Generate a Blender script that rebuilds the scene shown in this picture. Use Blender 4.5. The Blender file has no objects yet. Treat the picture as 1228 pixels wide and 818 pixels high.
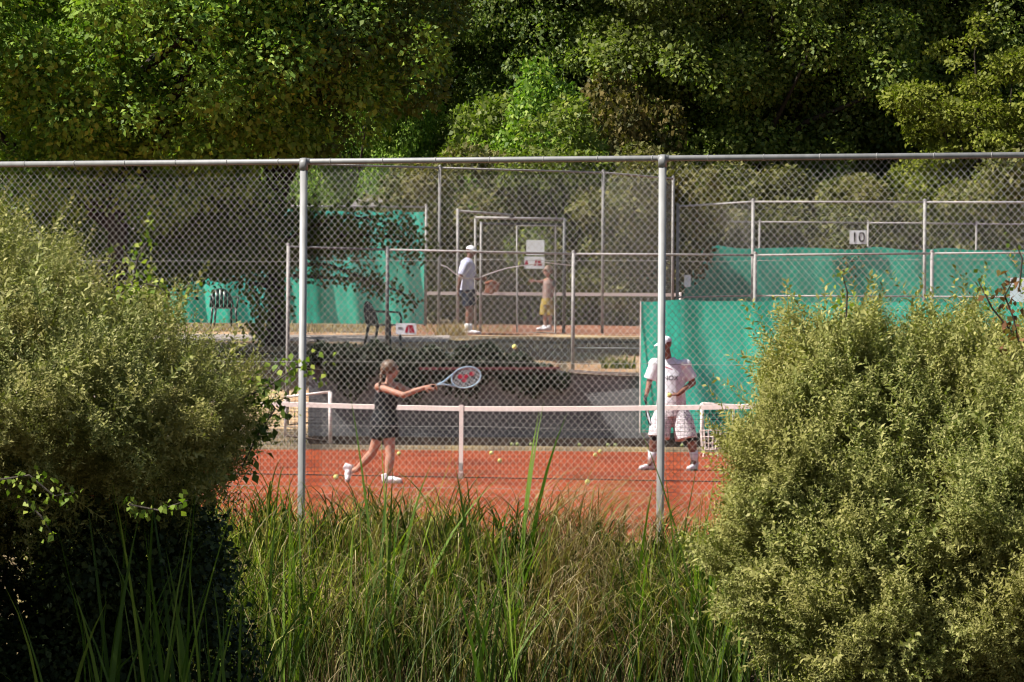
import bpy, bmesh, math, random
import numpy as np
from mathutils import Vector, Matrix, noise

random.seed(7)
RNG = np.random.default_rng(11)
rad = math.radians
SC = bpy.context.scene
COL = SC.collection

# ------------------------------------------------------------------ camera
FPX = 5094.0
CAMZ = 1.54
PITCH = math.atan(20 / FPX)
ROLL = rad(0.4)
cam_d = bpy.data.cameras.new('camera')
cam = bpy.data.objects.new('camera', cam_d)
COL.objects.link(cam)
M3 = Matrix.Rotation(math.pi / 2 + PITCH, 3, 'X') @ Matrix.Rotation(ROLL, 3, 'Z')
cam.matrix_world = Matrix.Translation((0, 0, CAMZ)) @ M3.to_4x4()
cam_d.sensor_width = 36
cam_d.lens = FPX / 1228 * 36
cam_d.clip_end = 3000
cam_d.clip_start = 0.1
cam_d.dof.use_dof = True
cam_d.dof.focus_distance = 45
cam_d.dof.aperture_fstop = 20
SC.camera = cam

def ray(px, py):
    return M3 @ Vector(((px - 614) / FPX, (409 - py) / FPX, -1))
def W(px, py, d):
    r = ray(px, py)
    return Vector((0, 0, CAMZ)) + r * (d / r.y)
def G(px, py, z=0.0):
    r = ray(px, py)
    return Vector((0, 0, CAMZ)) + r * ((z - CAMZ) / r.z)

# ------------------------------------------------------------------ materials
MATS = {}
def nodes(name):
    m = bpy.data.materials.new(name)
    m.use_nodes = True
    nt = m.node_tree
    nt.nodes.clear()
    out = nt.nodes.new('ShaderNodeOutputMaterial')
    MATS[name] = m
    return m, nt, out
def ramp(nt, stops, interp='LINEAR'):
    r = nt.nodes.new('ShaderNodeValToRGB')
    r.color_ramp.interpolation = interp
    els = r.color_ramp.elements
    while len(els) > 1: els.remove(els[-1])
    els[0].position = stops[0][0]; els[0].color = (*stops[0][1], 1)
    for p, c in stops[1:]:
        e = els.new(p); e.color = (*c, 1)
    return r
def coords(nt, scale=(1, 1, 1)):
    tc = nt.nodes.new('ShaderNodeTexCoord')
    mp = nt.nodes.new('ShaderNodeMapping')
    mp.inputs['Scale'].default_value = scale
    nt.links.new(tc.outputs['Object'], mp.inputs['Vector'])
    return mp
def noise_n(nt, vec, scale, detail=4, rough=.6):
    n = nt.nodes.new('ShaderNodeTexNoise')
    n.inputs['Scale'].default_value = scale
    n.inputs['Detail'].default_value = detail
    n.inputs['Roughness'].default_value = rough
    nt.links.new(vec.outputs[0], n.inputs['Vector'])
    return n
def mix(nt, a, b, fac, mode='MIX'):
    m = nt.nodes.new('ShaderNodeMix')
    m.data_type = 'RGBA'; m.blend_type = mode
    for s, v in ((0, fac), (6, a), (7, b)):
        if isinstance(v, (int, float)): m.inputs[s].default_value = v
        elif isinstance(v, tuple): m.inputs[s].default_value = (*v, 1)
        else: nt.links.new(v, m.inputs[s])
    return m.outputs[2]

def pbr(name, col, rough=.6, metal=0, spec=.5, var=.15, nscale=8, bump=0, bscale=60, col2=None, vscale=(1, 1, 1), cut=(.35, .7)):
    m, nt, out = nodes(name)
    b = nt.nodes.new('ShaderNodeBsdfPrincipled')
    b.inputs['Roughness'].default_value = rough
    b.inputs['Metallic'].default_value = metal
    b.inputs['Specular IOR Level'].default_value = spec
    mp = coords(nt, vscale)
    n = noise_n(nt, mp, nscale)
    c2 = col2 if col2 else tuple(c * (1 - var * 2) for c in col)
    r = ramp(nt, [(cut[0], c2), (cut[1], col)])
    nt.links.new(n.outputs['Fac'], r.inputs[0])
    nt.links.new(r.outputs[0], b.inputs['Base Color'])
    if bump:
        n2 = noise_n(nt, mp, bscale, 3)
        bp = nt.nodes.new('ShaderNodeBump')
        bp.inputs['Strength'].default_value = bump
        bp.inputs['Distance'].default_value = .02
        nt.links.new(n2.outputs['Fac'], bp.inputs['Height'])
        nt.links.new(bp.outputs[0], b.inputs['Normal'])
    nt.links.new(b.outputs[0], out.inputs[0])
    return m

def leafmat(name, stops, trans=.35, rough=.5, spec=.3, patch=None, pscale=.35):
    """every leaf island gets its own tint; patches shift whole branches a little in hue"""
    m, nt, out = nodes(name)
    geo = nt.nodes.new('ShaderNodeNewGeometry')
    r = ramp(nt, stops)
    nt.links.new(geo.outputs['Random Per Island'], r.inputs[0])
    col = r.outputs[0]
    if patch:
        mp = coords(nt)
        n = noise_n(nt, mp, pscale, 2)
        rr = ramp(nt, [(.42, (0, 0, 0)), (.62, (1, 1, 1))])
        nt.links.new(n.outputs['Fac'], rr.inputs[0])
        f = nt.nodes.new('ShaderNodeMath'); f.operation = 'MULTIPLY'; f.inputs[1].default_value = .7
        nt.links.new(rr.outputs[0], f.inputs[0])
        col = mix(nt, col, patch, f.outputs[0])
    b = nt.nodes.new('ShaderNodeBsdfPrincipled')
    b.inputs['Roughness'].default_value = rough + .1
    b.inputs['Specular IOR Level'].default_value = spec * .55
    nt.links.new(col, b.inputs['Base Color'])
    t = nt.nodes.new('ShaderNodeBsdfTranslucent')
    tc = mix(nt, col, (.82, 1.05, .30), 1.0, 'MULTIPLY')
    nt.links.new(tc, t.inputs['Color'])
    ms = nt.nodes.new('ShaderNodeMixShader')
    ms.inputs[0].default_value = trans
    nt.links.new(b.outputs[0], ms.inputs[1])
    nt.links.new(t.outputs[0], ms.inputs[2])
    nt.links.new(ms.outputs[0], out.inputs[0])
    return m

pbr('galv', (.25, .25, .245), .5, .1, .4, .12, 14, vscale=(1, 1, .4))
pbr('galv_wire', (.52, .50, .46), .5, .0, .5, .15, 30)
pbr('galv_far', (.34, .32, .305), .6, .1, .4, .2, 12)
pbr('galv_dark', (.12, .12, .12), .6, .1, .4, .2, 12)
pbr('plastic_dark', (.018, .03, .026), .35, 0, .5, .2, 6)
pbr('plastic_grey', (.10, .13, .12), .4, 0, .5, .2, 6)
pbr('white_paint', (.78, .74, .72), .5, 0, .4, .08, 10, col2=(.58, .46, .42))
pbr('tape', (.54, .47, .45), .8, 0, .2, .1, 16, col2=(.52, .43, .40))
pbr('cord_black', (.016, .016, .018), .8, 0, .2, .1, 30)
pbr('sign_white', (.74, .76, .8), .45, 0, .5, .06, 5)
pbr('ink_black', (.02, .02, .02), .6, 0, .3, .1, 20)
pbr('ink_red', (.42, .02, .05), .5, 0, .4, .15, 20)
pbr('red_paint', (.15, .04, .045), .6, 0, .4, .2, 6)
pbr('skin', (.46, .23, .155), .5, 0, .4, .12, 9)
pbr('skin_tan', (.23, .10, .065), .5, 0, .4, .12, 9)
pbr('hair', (.16, .09, .05), .5, 0, .5, .3, 60)
pbr('black_cloth', (.014, .014, .018), .8, 0, .2, .2, 12)
pbr('white_cloth', (.74, .76, .82), .85, 0, .1, .05, 9)
pbr('navy_cloth', (.03, .04, .07), .85, 0, .1, .2, 12)
pbr('lilac_cloth', (.66, .66, .80), .85, 0, .1, .12, 5, col2=(.38, .40, .62))
pbr('yellow_cloth', (.42, .31, .07), .85, 0, .1, .15, 6)
pbr('pink_cloth', (.40, .28, .25), .85, 0, .1, .12, 6)
pbr('orange_cloth', (.30, .11, .06), .85, 0, .1, .12, 6)
pbr('shoe', (.78, .76, .80), .6, 0, .3, .08, 30)
pbr('sole', (.25, .17, .15), .7, 0, .3, .1, 30)
pbr('ball', (.66, .66, .22), .95, 0, .1, .1, 60)
pbr('ball_old', (.30, .34, .14), .95, 0, .1, .2, 60)
pbr('frame_blue', (.30, .46, .60), .35, 0, .5, .1, 12)
pbr('bark', (.055, .042, .032), .9, 0, .2, .3, 12, bump=.6, bscale=25, vscale=(1, 1, .2))
pbr('bark_pale', (.12, .10, .08), .9, 0, .2, .3, 12, bump=.6, bscale=25, vscale=(1, 1, .2))
pbr('roof_grey', (.24, .22, .21), .8, 0, .3, .25, 5, bump=.4, bscale=12, vscale=(1, 4, 1))
pbr('brick', (.26, .11, .08), .8, 0, .3, .25, 9)
pbr('sleeper', (.10, .07, .055), .9, 0, .2, .3, 7, bump=.4, bscale=20)
pbr('plaid', (.72, .68, .70), .85, 0, .1, .2, 40, col2=(.36, .33, .36), cut=(.4, .56))

# retaining wall cloth
m = pbr('wall_grey', (.185, .185, .19), .9, 0, .15, .3, 1.1, bump=.5, bscale=9, col2=(.115, .115, .12), vscale=(1, 1, 3))

# clay
def clay(name, a, b, c):
    m, nt, out = nodes(name)
    bs = nt.nodes.new('ShaderNodeBsdfPrincipled')
    bs.inputs['Roughness'].default_value = .95
    bs.inputs['Specular IOR Level'].default_value = .1
    mp = coords(nt, (1, .35, 1))
    n1 = noise_n(nt, mp, .9, 5, .65)
    r1 = ramp(nt, [(.36, a), (.50, b), (.68, c)])
    nt.links.new(n1.outputs['Fac'], r1.inputs[0])
    mp2 = coords(nt)
    n2 = noise_n(nt, mp2, 38, 3)
    r2 = ramp(nt, [(.35, (.78, .78, .78)), (.65, (1.12, 1.12, 1.12))])
    nt.links.new(n2.outputs['Fac'], r2.inputs[0])
    col = mix(nt, r1.outputs[0], r2.outputs[0], 1.0, 'MULTIPLY')
    # scuffs and drag-brush streaks along the court
    mp3 = coords(nt, (9, .5, 1))
    n3 = noise_n(nt, mp3, 1.6, 3)
    r3 = ramp(nt, [(.40, (.88, .86, .86)), (.6, (1.06, 1.04, 1.04))])
    nt.links.new(n3.outputs['Fac'], r3.inputs[0])
    col = mix(nt, col, r3.outputs[0], 1.0, 'MULTIPLY')
    nt.links.new(col, bs.inputs['Base Color'])
    bp = nt.nodes.new('ShaderNodeBump'); bp.inputs['Strength'].default_value = .5; bp.inputs['Distance'].default_value = .01
    nt.links.new(n2.outputs['Fac'], bp.inputs['Height']); nt.links.new(bp.outputs[0], bs.inputs['Normal'])
    nt.links.new(bs.outputs[0], out.inputs[0])
clay('clay', (.165, .032, .013), (.26, .052, .018), (.32, .074, .031))
clay('clay_old', (.20, .09, .055), (.28, .125, .075), (.34, .19, .12))

# ground: dry soil and parched grass
def groundmat(name, stops, sc):
    m, nt, out = nodes(name)
    bs = nt.nodes.new('ShaderNodeBsdfPrincipled')
    bs.inputs['Roughness'].default_value = .95
    bs.inputs['Specular IOR Level'].default_value = .1
    mp = coords(nt, (1, .5, 1))
    n1 = noise_n(nt, mp, sc, 6, .7)
    r1 = ramp(nt, stops)
    nt.links.new(n1.outputs['Fac'], r1.inputs[0])
    mp2 = coords(nt)
    n2 = noise_n(nt, mp2, 22, 3)
    r2 = ramp(nt, [(.35, (.65, .65, .65)), (.65, (1.2, 1.2, 1.2))])
    nt.links.new(n2.outputs['Fac'], r2.inputs[0])
    nt.links.new(mix(nt, r1.outputs[0], r2.outputs[0], 1.0, 'MULTIPLY'), bs.inputs['Base Color'])
    bp = nt.nodes.new('ShaderNodeBump'); bp.inputs['Strength'].default_value = .8; bp.inputs['Distance'].default_value = .03
    nt.links.new(n2.outputs['Fac'], bp.inputs['Height']); nt.links.new(bp.outputs[0], bs.inputs['Normal'])
    nt.links.new(bs.outputs[0], out.inputs[0])
groundmat('soil', [(.34, (.075, .06, .045)), (.48, (.17, .125, .08)), (.62, (.27, .20, .10)), (.75, (.16, .15, .06))], .8)
groundmat('gravel', [(.3, (.20, .17, .155)), (.6, (.36, .31, .28)), (.8, (.28, .25, .23))], 2.5)

# green windbreak cloth: woven, a little see-through to light, wrinkled
m, nt, out = nodes('windbreak')
mp = coords(nt)
mpw = coords(nt, (.7, 1, .25))
n = noise_n(nt, mpw, 2.2, 5)
r = ramp(nt, [(.34, (.045, .43, .30)), (.52, (.075, .65, .47)), (.72, (.12, .75, .57))])
nt.links.new(n.outputs['Fac'], r.inputs[0])
n4 = noise_n(nt, mp, 30, 2)
r4 = ramp(nt, [(.35, (.86, .86, .86)), (.65, (1.08, 1.08, 1.08))])
nt.links.new(n4.outputs['Fac'], r4.inputs[0])
cc = mix(nt, r.outputs[0], r4.outputs[0], 1.0, 'MULTIPLY')
d = nt.nodes.new('ShaderNodeBsdfDiffuse'); t = nt.nodes.new('ShaderNodeBsdfTranslucent')
ms = nt.nodes.new('ShaderNodeMixShader'); ms.inputs[0].default_value = .45
nt.links.new(cc, d.inputs[0]); nt.links.new(cc, t.inputs[0])
bp = nt.nodes.new('ShaderNodeBump'); bp.inputs['Strength'].default_value = .5; bp.inputs['Distance'].default_value = .05
nt.links.new(n.outputs['Fac'], bp.inputs['Height']); nt.links.new(bp.outputs[0], d.inputs['Normal'])
nt.links.new(d.outputs[0], ms.inputs[1]); nt.links.new(t.outputs[0], ms.inputs[2]); nt.links.new(ms.outputs[0], out.inputs[0])

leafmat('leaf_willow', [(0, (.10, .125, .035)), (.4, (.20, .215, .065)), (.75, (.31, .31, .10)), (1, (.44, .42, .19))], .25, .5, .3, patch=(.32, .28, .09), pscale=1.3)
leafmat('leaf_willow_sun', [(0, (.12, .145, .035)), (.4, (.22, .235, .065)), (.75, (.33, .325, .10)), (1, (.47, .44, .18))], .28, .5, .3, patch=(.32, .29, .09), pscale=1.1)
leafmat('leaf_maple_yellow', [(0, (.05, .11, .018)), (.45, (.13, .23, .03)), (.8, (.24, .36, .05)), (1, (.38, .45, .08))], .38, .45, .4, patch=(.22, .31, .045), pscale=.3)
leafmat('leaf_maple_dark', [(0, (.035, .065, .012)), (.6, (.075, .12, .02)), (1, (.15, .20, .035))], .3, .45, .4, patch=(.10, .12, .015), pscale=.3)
leafmat('leaf_green', [(0, (.06, .10, .018)), (.5, (.165, .22, .036)), (.85, (.27, .32, .06)), (1, (.40, .41, .10))], .42, .42, .5, patch=(.10, .11, .025), pscale=.25)
leafmat('leaf_blue', [(0, (.05, .095, .02)), (.6, (.145, .20, .038)), (1, (.29, .33, .075))], .42, .4, .5, patch=(.07, .09, .03), pscale=.25)
leafmat('leaf_lime', [(0, (.10, .12, .018)), (.6, (.18, .20, .026)), (1, (.28, .29, .045))], .35, .5, .3)
leafmat('leaf_olive', [(0, (.04, .055, .016)), (.5, (.11, .125, .035)), (1, (.26, .24, .09))], .3, .5, .3, patch=(.17, .14, .045), pscale=.6)
leafmat('leaf_rust', [(0, (.06, .065, .018)), (.6, (.12, .10, .028)), (1, (.19, .14, .04))], .3, .5, .3)
leafmat('leaf_vine', [(0, (.12, .19, .025)), (.6, (.22, .30, .04)), (1, (.38, .42, .08))], .4, .45, .4)
leafmat('leaf_brown', [(0, (.12, .05, .03)), (.6, (.22, .11, .05)), (1, (.26, .24, .08))], .3, .6, .3)
leafmat('leaf_shade_tint', [(0, (.014, .026, .009)), (.7, (.04, .06, .018)), (1, (.10, .13, .04))], .2, .5, .4)  # near-black leaf tints put deep shade into the colour
leafmat('leaf_ivy', [(0, (.012, .018, .010)), (.7, (.026, .034, .018)), (1, (.06, .065, .035))], .15, .5, .4)  # leaf colours kept low to carry the shade on the ivy
leafmat('blade_green', [(0, (.02, .04, .008)), (.45, (.05, .085, .012)), (.75, (.11, .15, .02)), (.92, (.30, .29, .06)), (1, (.50, .43, .18))], .3, .45, .4)  # drooping front blades: green darkened to paint shade below the crest
leafmat('blade_crest', [(0, (.06, .11, .014)), (.35, (.18, .25, .026)), (.62, (.37, .42, .05)), (.84, (.56, .54, .10)), (1, (.64, .56, .24))], .45, .45, .4)  # crest blades: lighter and yellower to paint sun on the tips
leafmat('blade_dark', [(0, (.02, .04, .008)), (.5, (.05, .085, .014)), (.85, (.10, .14, .025)), (1, (.34, .28, .12))], .25, .45, .4)  # front stems: shade of the bank foot put into the green
leafmat('blade_reed', [(0, (.06, .12, .018)), (.6, (.15, .24, .03)), (1, (.30, .38, .07))], .42, .4, .45)
leafmat('blade_litter', [(0, (.02, .014, .008)), (.6, (.06, .038, .02)), (.9, (.12, .08, .045)), (1, (.30, .20, .11))], .2, .6, .2)
leafmat('blade_straw', [(0, (.20, .12, .06)), (.5, (.36, .26, .13)), (1, (.52, .44, .26))], .25, .6, .3)

# ------------------------------------------------------------------ mesh helpers
def np_mesh(name, V, F):
    me = bpy.data.meshes.new(name)
    V = np.ascontiguousarray(V, np.float32); F = np.ascontiguousarray(F, np.int32)
    k = F.shape[1]
    me.vertices.add(len(V)); me.vertices.foreach_set('co', V.ravel())
    me.loops.add(F.size); me.loops.foreach_set('vertex_index', F.ravel())
    me.polygons.add(len(F)); me.polygons.foreach_set('loop_start', np.arange(0, F.size, k, dtype=np.int32))
    me.update(calc_edges=True)
    return me

WL = {}
def link(name, me, mat, parent=None, smooth=False, loc=None):
    o = bpy.data.objects.new(name, me)
    COL.objects.link(o)
    if mat: me.materials.append(MATS[mat] if isinstance(mat, str) else mat)
    if smooth: me.polygons.foreach_set('use_smooth', [True] * len(me.polygons))
    base = Vector((0, 0, 0))
    if parent is not None:
        o.parent = parent
        base = WL[parent]
    elif loc is not None:
        o.location = loc; base = Vector(loc)
    if base.length > 0: me.transform(Matrix.Translation(-base))
    WL[o] = base
    me.update()
    return o
def tag(o, label=None, cat=None, group=None, kind=None):
    if label: o['label'] = label
    if cat: o['category'] = cat
    if group: o['group'] = group
    if kind: o['kind'] = kind
    return o
def thing(name, loc, label, cat, group=None):
    o = bpy.data.objects.new(name, None)
    o.empty_display_size = .1
    COL.objects.link(o)
    o.location = loc
    WL[o] = Vector(loc)
    return tag(o, label, cat, group)
def copy_tree(o, parent=None, shift=None):
    c = o.copy(); COL.objects.link(c)
    if parent: c.parent = parent
    for ch in list(o.children): copy_tree(ch, c)
    return c

class MB:
    def __init__(s): s.v = []; s.f = []
    def add(s, V, F):
        n = len(s.v); s.v += [tuple(p) for p in V]; s.f += [tuple(n + i for i in f) for f in F]; return s
    def box(s, c, size, R=None):
        hx, hy, hz = [q / 2 for q in size]
        V = [Vector((x, y, z)) for x in (-hx, hx) for y in (-hy, hy) for z in (-hz, hz)]
        if R is not None: V = [R @ p for p in V]
        c = Vector(c)
        return s.add([p + c for p in V], [(0, 1, 3, 2), (4, 6, 7, 5), (0, 4, 5, 1), (2, 3, 7, 6), (0, 2, 6, 4), (1, 5, 7, 3)])
    def tube(s, pts, r, n=8, caps=True, ry=None, up=None, close=False):
        pts = [Vector(p) for p in pts]; m = len(pts)
        rs = r if isinstance(r, (list, tuple)) else [r] * m
        rys = ry if isinstance(ry, (list, tuple)) else ([ry] * m if ry else rs)
        V = []; prev = None
        for i, p in enumerate(pts):
            if close: t = pts[(i + 1) % m] - pts[i - 1]
            else: t = pts[min(i + 1, m - 1)] - pts[max(i - 1, 0)]
            t.normalize()
            if prev is None:
                a = Vector(up) if up else (Vector((0, 0, 1)) if abs(t.z) < .9 else Vector((0, 1, 0)))
            else: a = prev
            b = t.cross(a); b.normalize(); a = b.cross(t); a.normalize(); prev = a
            for k in range(n):
                th = 2 * math.pi * k / n
                V.append(p + b * math.cos(th) * rs[i] + a * math.sin(th) * rys[i])
        F = []
        for i in range(m if close else m - 1):
            j = (i + 1) % m
            for k in range(n):
                k2 = (k + 1) % n
                F.append((i * n + k, i * n + k2, j * n + k2, j * n + k))
        if caps and not close:
            F.append(tuple(range(n - 1, -1, -1))); F.append(tuple((m - 1) * n + k for k in range(n)))
        return s.add(V, F)
    def ball(s, c, r, n=12, R=None):
        if isinstance(r, (int, float)): r = (r, r, r)
        V = []; c = Vector(c); h = n // 2
        for i in range(1, h):
            ph = math.pi * i / h
            for k in range(n):
                th = 2 * math.pi * k / n
                V.append(Vector((math.sin(ph) * math.cos(th) * r[0], math.sin(ph) * math.sin(th) * r[1], math.cos(ph) * r[2])))
        V += [Vector((0, 0, r[2])), Vector((0, 0, -r[2]))]
        if R is not None: V = [R @ p for p in V]
        F = []
        for i in range(h - 2):
            for k in range(n):
                k2 = (k + 1) % n
                F.append((i * n + k, (i + 1) * n + k, (i + 1) * n + k2, i * n + k2))
        T = (h - 1) * n
        for k in range(n):
            k2 = (k + 1) % n
            F.append((T, k, k2)); F.append((T + 1, (h - 2) * n + k2, (h - 2) * n + k))
        return s.add([p + c for p in V], F)
    def build(s, name, mat, parent=None, smooth=False, loc=None):
        me = bpy.data.meshes.new(name)
        me.from_pydata(s.v, [], s.f)
        me.update()
        return link(name, me, mat, parent, smooth, loc)

def remesh(mb, voxel, smooth=6, fac=.5):
    me = bpy.data.meshes.new('tmp'); me.from_pydata(mb.v, [], mb.f)
    o = bpy.data.objects.new('tmp', me); COL.objects.link(o)
    md = o.modifiers.new('r', 'REMESH'); md.mode = 'VOXEL'; md.voxel_size = voxel
    if smooth:
        sm = o.modifiers.new('s', 'SMOOTH'); sm.iterations = smooth; sm.factor = fac
    dg = bpy.context.evaluated_depsgraph_get()
    res = bpy.data.meshes.new_from_object(o.evaluated_get(dg))
    bpy.data.objects.remove(o)
    return res
def capsule(mb, a, b, ra, rb=None, n=14, seg=6, bulge=0):
    a = Vector(a); b = Vector(b); rb = ra if rb is None else rb
    pts = []; rs = []
    for i in range(seg + 1):
        t = i / seg
        pts.append(a.lerp(b, t)); rs.append(ra + (rb - ra) * t + bulge * math.sin(math.pi * min(1, t * 1.6)) * (1 if t < .63 else 0))
    mb.tube(pts, rs, n)
    mb.ball(a, ra, n); mb.ball(b, rb, n)

# ------------------------------------------------------------------ terrain
FY = math.tan(rad(19))            # courts are turned a little against the view
def fence_y(x): return 35.6 - FY * x
def sstep(a, b, t):
    t = min(1, max(0, (t - a) / (b - a))); return t * t * (3 - 2 * t)
def wall_top(x): return float(np.interp(x, [-3.35, -.3, 1.05, 2.5, 30], [1.66, 1.62, 1.27, 1.24, 1.24]))
def T(x, y):
    if y < 71.9:
        yf = y - (fence_y(x) - 35.6)
        yf2 = y - max(-1.4, min(1.4, fence_y(x) - 35.6))
        z = float(np.interp(y, [-50, 17, 22.5, 27.5], [0, -.05, -1.5, -1.5]))
        if y > 22.5: z = -1.5 + 1.46 * sstep(32.5, 33.5, yf2)
        if y > 34.5: z = min(-.03, z) if yf2 < 34.7 else -.03
        if y > 36 and x < 14: z = -.03
        if y > 69.9:
            z = .09 * sstep(69.9, 70.6, y) - .03
            if x < -3.4: z = .06 + 1.5 * sstep(70.8, 75.5, y)
        if y < 34: z += .06 * noise.noise(Vector((x * 1.3, y * 1.3, 0)))
        return z
    z = float(np.interp(y, [71.9, 76, 83, 92, 100, 112, 150, 400, 900], [1.24, 1.66, 1.98, 2.2, 2.3, 2.8, 5, 12, 30]))
    if x < -3.4 - .0:
        z0 = .06 + 1.5 * sstep(70.8, 75.5, y)
        z = z0 if y < 75.5 else z * sstep(-1, 0, 0) if False else (z if y > 76.5 else min(z, 1.68))
        return z
    if y < 76:
        z = max(z, wall_top(x) - .02 + (1.66 - wall_top(x)) * max(0, (y - 72.5) / 3.5)) if y < 76 else z
    z += .03 * noise.noise(Vector((x * .9, y * .7, 3)))
    return z

def sheet(xs, ys, off=0.0):
    V = [(x, y, T(x, y) + off) for y in ys for x in xs]
    n = len(xs); F = [(j * n + i, j * n + i + 1, (j + 1) * n + i + 1, (j + 1) * n + i) for j in range(len(ys) - 1) for i in range(n - 1)]
    return MB().add(V, F)
xs = sorted(set([-900, -400, -150, -80, -50, -35, -25, -20] + [round(-16 + .5 * i, 3) for i in range(65)] + [-3.45, -3.38] + [20, 25, 35, 50, 80, 150, 400, 900]))
ys = [-60, -20, 0, 10, 15, 17, 18, 19, 20, 21, 22, 22.5, 23, 25] + [26 + .4 * i for i in range(30)] + [38, 42, 50, 60, 68, 69.9, 70.1, 70.3, 70.5, 70.7, 71, 71.4, 71.85, 71.91] + [72 + .5 * i for i in range(44)] + [94.5 + 1.5 * i for i in range(12)] + [115, 125, 150, 200, 300, 400, 900]
tag(sheet(xs, ys).build('ground', 'soil', smooth=True), kind='structure')

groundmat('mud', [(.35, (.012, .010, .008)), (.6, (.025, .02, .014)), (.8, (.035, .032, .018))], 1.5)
tag(sheet(np.linspace(-9, 9, 73), np.arange(20, 33.61, .2), .012).build('ditch_bank', 'mud', smooth=True), kind='structure')
# clay court: runs from behind the near fence to the soil strip by the wall
cx = np.linspace(-13, 13, 14)
V = []
for x in cx: V += [(x, min(fence_y(x) + .25, 36.8 + .0 * x) if x < 0 else fence_y(x) + .25, 0), (x, 70.15, 0)]
V = [(x, (max(34.2, fence_y(x)) + .3 if k == 0 else 70.15 + .08 * math.sin(x * 1.7) + .05 * math.sin(x * 4.1)), 0) for x in cx for k in (0, 1)]
F = [(2 * i, 2 * i + 2, 2 * i + 3, 2 * i + 1) for i in range(len(cx) - 1)]
tag(MB().add(V, F).build('clay_court', 'clay'), kind='structure')
# its white service line and centre line, 6.4 m this side of the net, 4 mm above the clay
YAW = math.atan(FY)
NC = W(554, 483, 53.8); NC.z = 0
ux = Vector((math.cos(YAW), -math.sin(YAW), 0)); uy = Vector((math.sin(YAW), math.cos(YAW), 0))
def courtp(a, b, z=0): return NC + ux * a + uy * b + Vector((0, 0, z))
mb = MB()
def strip(mb, a0, b0, a1, b1, w, z=.004):
    p, q = courtp(a0, b0, z), courtp(a1, b1, z); d = (q - p).normalized(); n = Vector((-d.y, d.x, 0)) * w / 2
    mb.add([p - n, q - n, q + n, p + n], [(0, 1, 2, 3)])
strip(mb, -4.11, -6.4, -.03, -6.4, .05); strip(mb, .03, -6.4, 4.11, -6.4, .05)
tag(mb.build('service_line', None), kind='structure')
m, nt, out = nodes('line_white')
b = nt.nodes.new('ShaderNodeBsdfPrincipled'); b.inputs['Roughness'].default_value = .8
mp = coords(nt, (3, 3, 3)); n = noise_n(nt, mp, 2.0, 5)
r = ramp(nt, [(.42, (.40, .13, .085)), (.56, (.66, .52, .46))]); nt.links.new(n.outputs['Fac'], r.inputs[0])
nt.links.new(r.outputs[0], b.inputs['Base Color']); nt.links.new(b.outputs[0], out.inputs[0])
bpy.data.objects['service_line'].data.materials.append(m)

# dusty verge, path and the upper clay court on the terrace
groundmat('dirt', [(.32, (.20, .13, .08)), (.45, (.36, .22, .13)), (.58, (.46, .33, .20)), (.72, (.34, .29, .13))], 1.1)
for y0, y1 in ((72.0, 79.25), (82.15, 84.6)):
    o = sheet(np.linspace(-12.7, 14, 50), np.arange(y0, y1 + .01, .45), .006).build('dirt_verge', 'dirt', smooth=True); tag(o, kind='structure')
tag(sheet(np.linspace(-13, -1.2, 16), np.linspace(79.2, 82.2, 7), .012).build('gravel_path', 'gravel', smooth=True), kind='structure')
tag(sheet(np.linspace(-2.6, 14, 24), np.linspace(83.25, 98, 20), .014).build('upper_clay_court', 'clay_old', smooth=True), kind='structure')

# ------------------------------------------------------------------ chain link
def chainlink(a, b, z0, z1, w=.059, r=.0022, n=3, top_extra=0.0, depth=.004):
    """real woven wire: vertical zigzag wires hooked into their neighbours"""
    a = np.array(a[:2], float); b = np.array(b[:2], float)
    L = np.linalg.norm(b - a); d = (b - a) / L; nrm = np.array([-d[1], d[0]])
    h = w * .55; w = w / 2; nw = int(L / w); nk = int((z1 - z0) / h) + 1
    i = np.arange(nw)[:, None]; k = np.arange(nk)[None, :]
    s = (i + .5) * w + (w * .5) * np.where((k + i) % 2 == 0, -1., 1.) + 0 * k
    dep = depth * np.where((k + i) % 2 == 0, -1., 1.)
    # slow sag and bulge of the fabric
    bul = .012 * np.sin(s * 1.9 + 1) * np.sin((k * h) * 1.4)
    z = z0 + k * h + 0 * i
    P = np.stack([a[0] + d[0] * s + nrm[0] * (dep + bul), a[1] + d[1] * s + nrm[1] * (dep + bul), z * np.ones_like(s)], -1)
    ang = np.arange(n) * 2 * np.pi / n
    # ring in the plane of (wall normal, horizontal)
    off = np.stack([d[0] * np.cos(ang) * 1.35 + nrm[0] * np.sin(ang), d[1] * np.cos(ang) * 1.35 + nrm[1] * np.sin(ang), 0 * ang], -1) * r
    V = (P[:, :, None, :] + off[None, None]).reshape(-1, 3)
    base = (np.arange(nw)[:, None, None] * nk + np.arange(nk - 1)[None, :, None]) * n
    q = np.arange(n)[None, None, :]; q2 = (q + 1) % n
    F = np.stack([base + q, base + q2, base + n + q2, base + n + q], -1).reshape(-1, 4)
    return V, F
def mesh_part(name, V, F, mat, parent):
    return link(name, np_mesh(name, V, F), mat, parent)

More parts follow.
